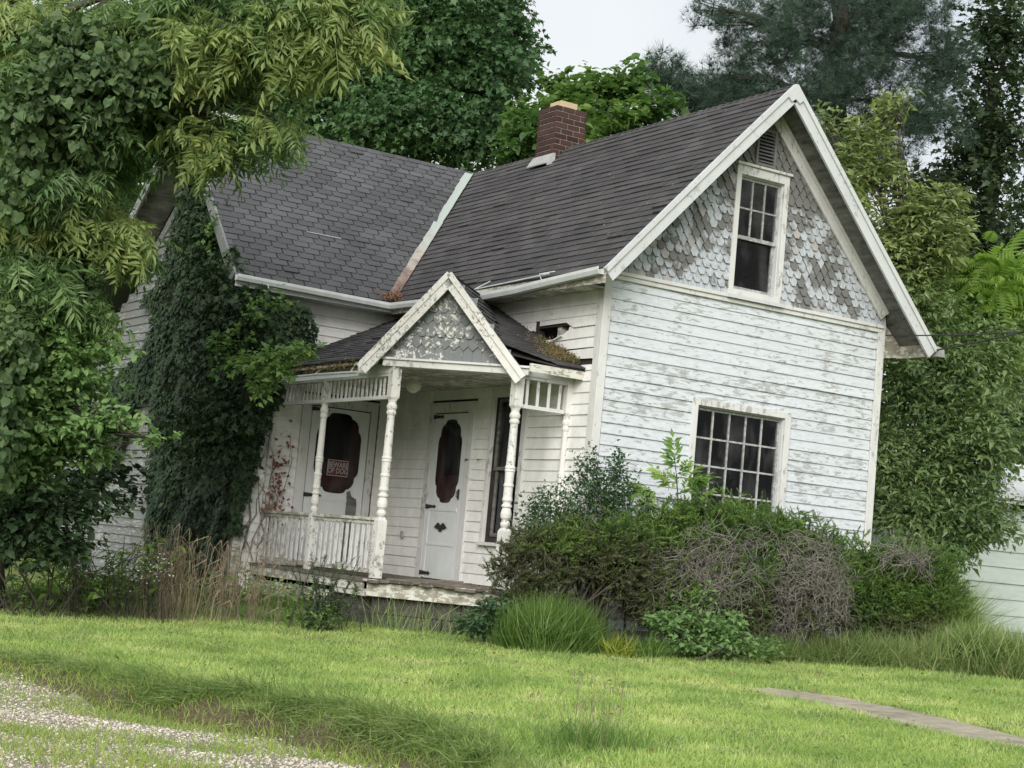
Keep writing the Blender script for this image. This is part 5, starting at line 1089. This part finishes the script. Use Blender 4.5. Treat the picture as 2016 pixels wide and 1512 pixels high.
# ---- chestnut-like tree right of the house, with its paler upper shoots
hl = [(1800,620,22,100,80,.8),(1860,700,22,120,90,1),(1790,760,21.8,90,100,.9),(1880,820,21.6,110,90,.9),(1800,900,21.4,100,80,.8),(1880,950,21,110,80,.8),(1820,1010,20.8,110,60,.7),(1930,900,21,80,60,.6),(1960,860,21,60,40,.5),(1930,1030,20.7,80,50,.5),(1765,1000,21,60,70,.6),(1950,740,22,80,90,.8),(1900,1060,20.6,60,30,.4),(1990,660,22.5,50,50,.5),(1740,900,21,40,90,.4),(1860,1085,20.4,60,25,.3),(1780,1060,20.4,40,30,.3)]
b = gnd(1850, 21.6); t = thing('chestnut_tree', b, 'broad long-leaved tree with pale upper shoots right beside the gable wall', 'tree')
L_ = Leaves(); P1,_ = clumped(L_, T_leaf(.4,.1,.2), hl, 3400, 9, .26, .095, up=.25, out=.9, droop=.25, shell_=.5, gap=(2.4,-.3), tone=.45); L_.build('crown', G_chest, t)
hu = [(1690,270,22.4,22,40,.25),(1740,240,22.4,24,45,.25),(1770,205,22.4,26,16,.2),(1700,330,22.2,55,60,.4),(1625,240,22.6,18,22,.2),(1680,420,22,50,50,.4),(1800,420,22,60,50,.4),(1870,390,22,28,16,.25),(1830,480,22,85,70,.5),(1740,500,22,80,60,.5),(1780,560,22,90,60,.5),(1885,440,22,24,30,.25),(1760,350,22.2,22,30,.2)]
L_ = Leaves(); P2,_ = clumped(L_, T_leaf(.34,.1,.25), hu, 760, 10, .2, .125, up=.9, out=.7, droop=.25, shell_=.55, gap=(3,-.6), tone=.4); L_.build('crown', G_chest2, t)
limbs('trunk', b, [at(1860,1000,21.6),at(1850,800,21.8),at(1800,550,22)], [at(*l[:3]) for l in hl+hu], .11, M_bark, t, .1, twigs=np.concatenate([P1,P2]), rt=.008)
# sumac
b = gnd(1835, 23.5); t = thing('sumac_tree', b, 'bright green fern-leaved young tree at the right edge', 'tree')
L_ = Leaves(); sl_ = [(1950,560,23,60,50,.4),(1990,620,23,60,60,.5),(1930,620,23,40,40,.3),(1960,510,23,20,20,.2),(1980,680,23,60,40,.4),(1900,660,23,40,30,.3)]
P1,_ = clumped(L_, T_pinnate(9,.26,.09,.5), sl_, 85, 6, .2, .42, up=.5, out=.8, droop=.15); L_.build('crown', G_sumac, t)
limbs('trunk', b, [at(1870,950,23.3),at(1950,700,23.2)], [at(*l[:3]) for l in sl_], .05, M_bark, t, .3)
# bright leafy tree glimpsed left of the side wing ridge
bigtree('ash_tree', 'bright yellow green tree glimpsed left of the end gable', 'tree', 240, 27, [(240,800,27),(240,450,27)], [(260,330,27,60,60,.7),(240,420,27,70,60,.7),(200,520,27,80,70,.7),(150,600,27,90,60,.7),(290,260,27,40,40,.5)], T_leaf(.45), 420, 9, .25, .13, G_catalpa, .12, up=.4)
# ---- far woods behind everything
L_ = Leaves(); wl_ = [(px,py,44,260,170,2.5) for px in range(-200,2400,300) for py in (620,820,1000)]+[(px,440,45,200,150,2.) for px in (-100,120,330)]
clumped(L_, T_round(.8), wl_, 9000, 9, .55, .2, up=.2, droop=.3, tone=.5, shell_=.4); o = L_.build('woods', G_woods); o['kind'] = 'stuff'
# dark understory left, dead branches
und = thing('elder_thicket', gnd(60,17.2), 'shady tangled thicket at the left below the leafy boughs', 'thicket')
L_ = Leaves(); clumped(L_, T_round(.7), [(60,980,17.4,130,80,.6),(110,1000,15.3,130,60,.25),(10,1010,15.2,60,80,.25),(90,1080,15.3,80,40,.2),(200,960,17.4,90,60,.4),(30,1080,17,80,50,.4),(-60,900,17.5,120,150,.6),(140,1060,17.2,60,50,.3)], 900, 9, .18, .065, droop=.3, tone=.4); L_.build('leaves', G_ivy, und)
mb = MB()
for k in range(26):
    p = gnd(RNG.uniform(-10,230), RNG.uniform(15.8,17)); d = np.array([RNG.normal()*.5,RNG.normal()*.4,1.]); pth = [p.copy()]
    for j in range(6): p = p+d*.17; d = d+np.array([RNG.normal()*.3,RNG.normal()*.3,-.1]); pth.append(p.copy())
    mb.tube(pth, np.linspace(.009,.002,7), 4)
mb.build('branch', M_bark, und)

# ---- foundation shrubs
def gr_at(px, py_ground, d): return at(px, py_ground, d)
def bush(name, label, cat, px, d, parts, stems=0, stem_lobes=None, mat_st=None, group=None, spread=.25, rs=.014):
    b = gnd(px, d); t = thing(name, b, label, cat, group); allP = []
    for tpl, lobes, nc, per, cr, size, mt, kw in parts:
        L_ = Leaves(); P_, _ = clumped(L_, tpl, lobes, nc, per, cr, size, **kw); L_.build('leaves', mt, t); allP.append(P_)
    A = np.concatenate(allP)
    if stems:
        mb = MB()
        for k in range(stems):
            q = A[int(RNG.integers(len(A)))]; s = b+np.array([RNG.normal()*spread,RNG.normal()*spread*.5,0])+(q-b)*[.35,.35,0]; s[2] = GR(s[0],s[1])-.03; m1 = s*.55+q*.45+RNG.normal(size=3)*.07; m2 = s*.25+q*.75+RNG.normal(size=3)*.05
            mb.tube([s,m1,m2,q],[rs,rs*.8,rs*.5,rs*.2],5)
        mb.build('stem', mat_st or M_bark, t)
    return t
yew = T_sprig(24,3); yew2 = T_sprig(20,5,.3,.1)
bush('privet_bush', 'dark small-leaved bush with thin upright shoots at the left end of the hedge', 'bush', 1170, 17.0, [(T_leaf(.6), [(1130,1010,17,90,60,.4),(1190,970,17,70,55,.35),(1080,1050,16.9,80,50,.4),(1240,1020,17,60,50,.35),(1150,930,17,30,40,.2),(1215,920,17,22,35,.15),(1060,1000,16.9,30,25,.2)], 720, 12, .12, .035, G_box, dict(up=.9,out=.4,droop=-.2,flat=.8)), (T_leaf(.6), [(1215,890,17,8,30,.05),(1160,900,17,12,25,.05),(1075,985,17,8,20,.05),(1250,930,17,12,20,.05)], 16, 12, .1, .032, G_box, dict(up=2,out=.2,droop=-.2,flat=.8))], 30)
bush('yew_bush', 'half-bare brownish yew beside the porch corner', 'bush', 1090, 16.6, [(yew, [(1020,1120,16.4,60,55,.3),(1090,1100,16.5,100,60,.4),(1180,1090,16.6,100,60,.4),(1250,1120,16.5,80,70,.4),(1060,1180,16.3,60,40,.3)], 560, 7, .12, .1, G_yewb, dict(up=.5,droop=-.1,flat=.9)), (yew, [(1120,1070,16.6,110,40,.4),(1230,1060,16.6,90,40,.4)], 200, 6, .1, .1, G_yew, dict(up=.7,droop=-.1,flat=.9))], 46, rs=.016, group='yews of the overgrown hedge')
bush('yew_bush', 'dark green yew below the big window with dead vines over it', 'bush', 1400, 17.0, [(yew, [(1330,1040,17,90,50,.4),(1430,1020,17.1,80,36,.4),(1390,1110,16.9,140,90,.5),(1370,1190,16.7,100,60,.4),(1290,1080,16.9,60,70,.4)], 900, 7, .12, .1, G_yew, dict(up=.6,droop=-.1,flat=.9)), (yew, [(1330,1180,16.6,90,60,.3),(1450,1200,16.7,60,60,.3),(1280,1170,16.6,50,60,.3)], 300, 7, .12, .1, G_yewb, dict(up=.4,flat=.9))], 36, group='yews of the overgrown hedge')
bush('yew_bush', 'tall fresh green yew left of the hedge end under the clapboard wall', 'bush', 1570, 17.6, [(yew, [(1530,1045,17.8,80,30,.4),(1600,1080,17.8,70,40,.4),(1580,1140,17.6,100,80,.5),(1490,1060,17.6,50,40,.3)], 620, 7, .12, .1, G_yew, dict(up=.7,droop=-.1,flat=.9)), (yew, [(1570,1200,17.3,90,70,.35),(1500,1180,17.3,50,70,.3)], 360, 7, .12, .1, G_yewb, dict(up=.4,flat=.9))], 30, group='yews of the overgrown hedge')
bush('yew_bush', 'rounded dark yew at the right end of the hedge', 'bush', 1750, 18.2, [(yew, [(1700,1110,18.3,80,40,.4),(1840,1130,18.1,50,35,.4),(1850,1190,17.9,50,50,.35),(1780,1120,18.2,80,45,.45),(1750,1180,18,120,70,.5),(1690,1180,17.9,60,70,.4),(1820,1180,18.1,60,60,.4)], 980, 7, .12, .1, G_yew, dict(up=.6,droop=-.1,flat=.9)), (yew, [(1750,1240,17.8,110,30,.4)], 140, 7, .12, .1, G_yewb, dict(up=.3,flat=.9))], 24, group='yews of the overgrown hedge')
# dead vine tangles
def tangle(label, px, d, lobes, n, seed):
    t = thing('dead_vine', gnd(px,d), label, 'vine', 'dead grey vines on the hedge'); mb = MB(); r = np.random.default_rng(seed); P_, C_, _ = in_lobes(lobes, n, .3)
    for p in P_:
        q = p.copy(); dd = nrm(r.normal(size=3)+np.array([0,0,.2])); pth = [q.copy()]
        for j in range(int(r.integers(4,8))):
            dd = nrm(dd+r.normal(size=3)*.45+[0,0,-.12]); q = q+dd*.06; pth.append(q.copy())
        mb.tube(pth, np.linspace(.0035,.0018,len(pth)), 3)
    mb.build('stem', M_twig, t)
tangle('large grey tangle of dead vine over the yew below the big window', 1400, 16.5, [(1390,1090,16.55,95,50,.25),(1440,1130,16.55,60,60,.25),(1350,1120,16.5,60,45,.2),(1410,1170,16.35,60,40,.12),(1300,1150,16.5,60,50,.15),(1480,1060,16.8,60,25,.15)], 900, 1)
tangle('tall grey tangle of dead vine right of the big window', 1600, 17.0, [(1590,1090,17.1,60,45,.15),(1620,1140,17,45,70,.12),(1570,1170,17,60,60,.12),(1540,1230,16.9,70,30,.15),(1650,1180,17.1,30,60,.1)], 650, 2)
tangle('small grey tuft of dead vine on top of the rounded yew', 1800, 17.6, [(1800,1105,17.7,32,13,.12),(1770,1090,17.7,40,8,.1)], 130, 3)
# tree-of-heaven sapling
b = gnd(1350, 17.2); t = thing('ailanthus_sapling', b, 'light green feathery sapling rising in front of the big window', 'sapling')
L_ = Leaves(); P_ = np.array([at(px,py,17.1) for px,py in [(1330,925),(1340,940),(1350,950),(1335,955),(1360,960),(1320,960),(1300,975),(1345,975),(1370,985),(1350,1000),(1290,985)]]); c_ = at(1335,985,17.1); n = len(P_)
D_ = np.concatenate([nrm(P_-c_)+RNG.normal(size=(n,3))*.4+[0,0,.3] for _ in range(3)]); L_.scatter(T_pinnate(6,.36,.15,.6,3,.25,-.5), np.concatenate([P_]*3), D_, np.tile([0,0,1.],(3*n,1))-np.array([F[0],F[1],0])*.4, .25*(1+.25*RNG.normal(size=3*n)).clip(.5,1.4)); L_.build('leaves', G_pale, t)
mb = MB(); mb.tube([b,at(1350,1080,17.2),c_,at(1330,915,17.1)],[.012,.01,.008,.004],6); mb.build('stem', M_bark, t)
# low green weed under the hedge
bush('woodbine_clump', 'dark green five-leaved creeper mound at the foot of the hedge', 'creeper', 1400, 16.2, [(T_leaf(.6), [(1320,1225,16,45,20,.25),(1410,1235,16.1,70,25,.3),(1460,1270,15.9,50,14,.25),(1385,1185,16.3,30,25,.15),(1510,1280,15.8,30,10,.2),(1380,1270,15.9,90,14,.25),(1340,1180,16.4,18,18,.1)], 420, 7, .11, .06, G_vine2, dict(up=.6,droop=.3,flat=.4))], 10)
bush('woodbine_clump', 'low green leafy mound beside the concrete block porch base', 'creeper', 980, 16.3, [(T_leaf(.6), [(940,1230,16.2,50,22,.25),(985,1200,16.3,40,30,.25)], 120, 9, .1, .06, G_box, dict(up=.6,droop=.3,flat=.4))], 6)
# grass tufts
def tuft(name, label, cat, px, d, spread, n, hgt, mt, w=.035, bend=.6, lean=.5, group=None, kind=None):
    b = gnd(px, d); t = tag(None if 0 else bpy.data.objects.new('tmp', None)) if 0 else None
    x = b[0]+RNG.normal(size=n)*spread[0]*.5*_R[0]+RNG.normal(size=n)*spread[1]*.5*Fh[0]; y = b[1]+(x-b[0])*0; 
    a = RNG.normal(size=n)*spread[0]*.45; c = RNG.normal(size=n)*spread[1]*.45; x = b[0]+_R[0]*a+Fh[0]*c; y = b[1]+_R[1]*a+Fh[1]*c
    P = np.stack([x,y,gz(x,y)-.01],1); out = np.stack([(x-b[0])/spread[0],(y-b[1])/spread[0],np.zeros(n)],1); D = out*lean+RNG.normal(size=(n,3))*[.22,.22,.05]+[0,0,1]
    L_ = Leaves(); h = hgt*(.5+.5*RNG.random(n))*np.clip(1.1-.25*np.linalg.norm(out,axis=1)**2,.45,1); L_.scatter(T_blade(w,bend), P, D, -(out+rdir(n)*.5), h)
    o = L_.build(name, mt); return tag(o, label, cat, group, kind)
tuft('grass_tuft', 'large bright green grass tuft in front of the brownish yew', 'grass tuft', 1095, 15.9, (.42,.22), 5500, .5, G_fescue, .018, .85, 1.0)
tuft('daylily_plant', 'small yellow green strap-leaved clump right of the large grass tuft', 'daylily', 1228, 15.7, (.11,.08), 170, .26, leaf_mat('daylily_leaf', [(.1,.14,.02),(.15,.185,.03),(.2,.205,.04)], .35), .07, .9, 1.1)
tuft('daylily_plant', 'small dull green strap-leaved clump beside the yellow green one', 'daylily', 1290, 15.8, (.16,.1), 260, .24, G_fescue, .05, .9, 1.)
tuft('reed_clump', 'tall arching grass clump at the far right end of the hedge', 'grass clump', 1860, 18.1, (.3,.22), 3600, .95, G_long, .016, .75, .45)
tuft('reed_clump', 'low bronze grass clump at the right edge below the shed', 'grass clump', 1945, 17.0, (.5,.25), 4200, .5, G_long, .03, .9, .8)
def strip(name, pts, wid, n, hgt, mt, w=.03, bend=.6, lean=.4, pz=None):
    pts = np.array(pts); seg = RNG.integers(0,len(pts)-1,n); t = RNG.random(n)[:,None]; P = pts[seg]*(1-t)+pts[seg+1]*t; P = P+RNG.normal(size=P.shape)*wid*.5
    h = hgt*(.4+.6*RNG.random(n))*(1+.4*wob(P,3.)); return blades(name, P[:,0], P[:,1], h.clip(.03), mt, w, bend, lean)
g2 = lambda px,d: gnd(px,d)[:2]
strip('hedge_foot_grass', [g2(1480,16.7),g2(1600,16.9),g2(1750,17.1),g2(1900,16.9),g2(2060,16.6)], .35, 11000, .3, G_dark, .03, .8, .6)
strip('hedge_foot_grass', [g2(1700,17.3),g2(1850,17.4),g2(2060,17.6)], .5, 7000, .38, G_long, .022, .8, .55)
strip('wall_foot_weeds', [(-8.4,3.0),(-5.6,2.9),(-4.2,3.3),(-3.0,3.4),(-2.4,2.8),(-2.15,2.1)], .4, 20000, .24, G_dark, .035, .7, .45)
strip('wall_foot_weeds', [(-6.5,2.2),(-4.4,2.6),(-3.0,2.6),(-2.5,1.9),(-2.2,1.5)], .25, 9000, .15, G_long, .045, .7, .5)
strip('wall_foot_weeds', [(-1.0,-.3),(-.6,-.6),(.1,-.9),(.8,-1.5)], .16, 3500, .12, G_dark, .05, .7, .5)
# broadleaf weeds along the left foot of the house
L_ = Leaves(); n = 3800; t_ = RNG.random(n); pp = np.array([(-8.6,3.4),(-6.0,3.4),(-4.5,3.6),(-3.2,3.6),(-2.3,3.2),(-2.1,2.2)]); sg_ = RNG.integers(0,len(pp)-1,n); P = pp[sg_]*(1-t_[:,None])+pp[sg_+1]*t_[:,None]+RNG.normal(size=(n,2))*.3
hz_ = RNG.random(n)**1.5*.35*(1+.5*wob(P,3.)); P = np.stack([P[:,0],P[:,1],gz(P[:,0],P[:,1])+hz_],1); L_.scatter(T_leaf(.55), P, rdir(n)*[1,1,.4]+[0,0,.2], np.tile([0,0,1.],(n,1))+rdir(n)*.6, RNG.uniform(.04,.09,n)); o = L_.build('wall_foot_weeds', G_weed); o['kind'] = 'stuff'
# lawn clover / plantain specks
L_ = Leaves(); n = 14000; x = RNG.uniform(-7.5,6,n); y = RNG.uniform(-9,2.6,n); P2 = np.stack([x,y],1); k = (wob(P2,1.6) > .15) & (bank_d(x,y) > 0) & ~path_mask(x,y) & ~((x > -1.7)&(y > .5)); x = x[k]; y = y[k]; n = len(x)
L_.scatter(T_round(.8), np.stack([x,y,gz(x,y)+.02],1), rdir(n)*[1,1,.2], np.tile([0,0,1.],(n,1))+rdir(n)*.4, RNG.uniform(.015,.03,n)); o = L_.build('lawn_clover', G_weed); o['kind'] = 'stuff'
# pokeweed
def weed(name, label, cat, px, d, hs, ns, leaf, lw, mt, spread=.3, group=None, leaves=16, lean=.35, tpl=None):
    b = gnd(px,d); t = thing(name, b, label, cat, group); mb = MB(); L_ = Leaves()
    for k in range(ns):
        s = b+np.array([RNG.normal()*spread*.4,RNG.normal()*spread*.4,-.02]); h = hs*RNG.uniform(.6,1); ln = np.array([RNG.normal()*lean,RNG.normal()*lean,1.]); pth = [s+ln*h*a+np.array([ln[0],ln[1],-.3])*h*.25*a*a for a in np.linspace(0,1,6)]
        mb.tube(pth, np.linspace(.008,.003,6), 5); a = RNG.uniform(.2,1,leaves); i = (a*4.99).astype(int); A_ = np.array(pth); P = A_[i]+(A_[i+1]-A_[i])*(a*5-i).clip(0,1)[:,None]
        D = rdir(leaves)*[1,1,.35]+[0,0,.15]; L_.scatter(tpl or T_leaf(lw), P, D, np.tile([0,0,1.],(leaves,1))+rdir(leaves)*.35, leaf*RNG.uniform(.6,1.15,leaves)*(1.15-.4*a))
    mb.build('stem', M_bark if name != 'aster_plant' else M_stalk, t); L_.build('leaves', mt, t); return t
weed('pokeweed', 'leafy light green weed bush before the end wall left of the dry stalks', 'weed', 215, 16.6, .95, 34, .15, .5, G_pale, .75, leaves=18, lean=.4)
weed('pokeweed', 'small broad-leaved weed against the left railing post', 'weed', 610, 16.9, .5, 8, .12, .6, G_weed, .25, leaves=16)
weed('ragweed', 'feathery grey green weed in front of the left porch railing', 'weed', 650, 16.7, .85, 24, .055, .4, G_box, .34, leaves=60, lean=.2)
weed('pokeweed', 'yellow green weed at the foot of the left railing', 'weed', 650, 16.4, .3, 10, .1, .5, G_honey, .35, leaves=14)
weed('pokeweed', 'low pale weed at the left edge of the lawn', 'weed', 90, 16.6, .3, 16, .1, .6, G_honey, .6, leaves=10)
# white asters
b = gnd(240,16.3); t = thing('aster_plant', b, 'drift of tiny white flowers left of the dry brown stalks', 'flowers'); L_ = Leaves(); n = 420
P = np.array([at(RNG.uniform(130,340),RNG.normal(1120,16),RNG.uniform(16,16.8)) for _ in range(n)]); L_.scatter(T_round(1.), P, rdir(n)*[1,1,.3], np.tile([0,0,1.],(n,1))+rdir(n)*.7, .017); L_.build('flower', FL_white, t)['kind'] = 'stuff'
mb = MB()
for p in P[::4]: mb.tube([(p[0]+.05,p[1],GR(p[0],p[1])),(p[0],p[1],p[2])],[.003,.002],3)
mb.build('stem', M_bark, t)
# dry stalks
def stalks(label, px, d, sp, n, h):
    b = gnd(px,d); t = thing('dry_weed_stalks', b, label, 'dead weeds', 'clumps of dry brown stalks by the corner'); mb = MB()
    for k in range(n):
        s = b+_R*RNG.normal()*sp*.5+np.array([Fh[0],Fh[1],0])*RNG.normal()*.15; hh = h*RNG.uniform(.45,1); l = np.array([RNG.normal()*.1,RNG.normal()*.1,1.]); pth = [s+l*hh*a+np.array([RNG.normal(),RNG.normal(),0])*.012 for a in np.linspace(0,1,5)]
        if random.random() < .4: pth.append(pth[-1]+np.array([RNG.normal()*.09,RNG.normal()*.06,-.05])); pth.append(pth[-1]+np.array([RNG.normal()*.05,0,-.12]))
        mb.tube(pth, np.linspace(.004,.0015,len(pth)), 3)
        for j in range(3):
            q = pth[int(RNG.integers(2,5))]; mb.tube([q,q+np.array([RNG.normal()*.07,RNG.normal()*.05,-.09])],[.005,.001],3)
    mb.build('stem', M_stalk, t)
stalks('tall dense clump of dry brown stalks before the ivy', 345, 16.7, .38, 85, .98); stalks('thinner clump of dry stalks near the corner of the side wing', 455, 16.9, .55, 90, .85)
# seed heads on the lawn edge
t = thing('plantain_stems', gnd(1180,9.4), 'thin brown seed stems standing in the near lawn', 'weed'); mb = MB()
for k in range(34):
    p = gnd(RNG.normal(1190,45), RNG.uniform(8.6,9.8)); h = RNG.uniform(.12,.34); e = p+np.array([RNG.normal()*.03,RNG.normal()*.03,h]); mb.tube([p,e],[.0014,.001],3); mb.tube([e,e+[0,0,.035]],[.0035,.002],5)
mb.build('stem', M_stalk, t)
strip('lawn_tall_grass', [g2(1150,8.8),g2(1230,9.2)], .3, 700, .18, G_fescue, .03, .5, .3)
# few grass stems by the blocks and on the porch
strip('porch_foot_grass', [(-1.9,1.1),(-1.3,.3),(-.9,.0)], .12, 260, .42, G_long, .02, .8, .35)
# ---- shed at the right
shd = thing('garden_shed', at(1985,1230,25.5)*[1,1,0]+[0,0,-.5], 'pale green board shed with a tin roof at the right edge', 'shed')
O = at(1893,1000,25.2); O[2] = 0; u = X*1.0; n_ = -Y; mb = MB(); clap(mb, O, u, n_, 0, 6, -.6, 1.72, (), e=.245, t=.03, seg=5); mb.build('wall', M_shed, shd)
mb = MB(); mb.fbox((O,u,n_,Z),(0,-3,-.6),(6,-.01,1.75)); mb.fbox((O,u,n_,Z),(-.03,-.02,-.6),(.06,.035,1.7)); mb.build('wall_frame', M_shed, shd)
mb = MB(); P_ = lambda a,b,c: O+u*a+n_*b+Z*c; mb.prism([P_(-.3,.3,1.98),P_(6.3,.3,1.98),P_(6.3,-3,2.8),P_(-.3,-3,2.8)],(0,0,.02))
for k in range(34): mb.prism([P_(-.3+k*.2,.3,2.0),P_(-.27+k*.2,.3,2.02),P_(-.27+k*.2,-3,2.84),P_(-.3+k*.2,-3,2.82)],(.01,0,.01))
mb.build('roof', M_shedroof, shd); mb = MB(); mb.fbox((O,u,n_,Z),(-.3,.26,1.84),(6.3,.3,1.97)); mb.fbox((O,u,n_,Z),(-.3,.3,1.9),(6.3,.36,1.99)); mb.build('fascia', M_shedroof, shd)
# ---- cables
def cable(label, a, b, sag, r=.008):
    mb = MB(); a = np.array(a); b = np.array(b); mb.tube([a+(b-a)*t-Z*sag*4*t*(1-t) for t in np.linspace(0,1,14)], r, 6); o = mb.build('power_cable', M_wire); return tag(o, label, 'cable', 'cables fixed to the right corner of the house')
A_ = np.array([GW+.04,-.03,3.42]); cable('upper cable running right from the corner of the gable wall', A_, at(2300,628,17), .05); cable('lower cable running right from under the eave end', np.array([GW+OV+.12,-.3,3.26]), at(2300,583,17), .03, .01)
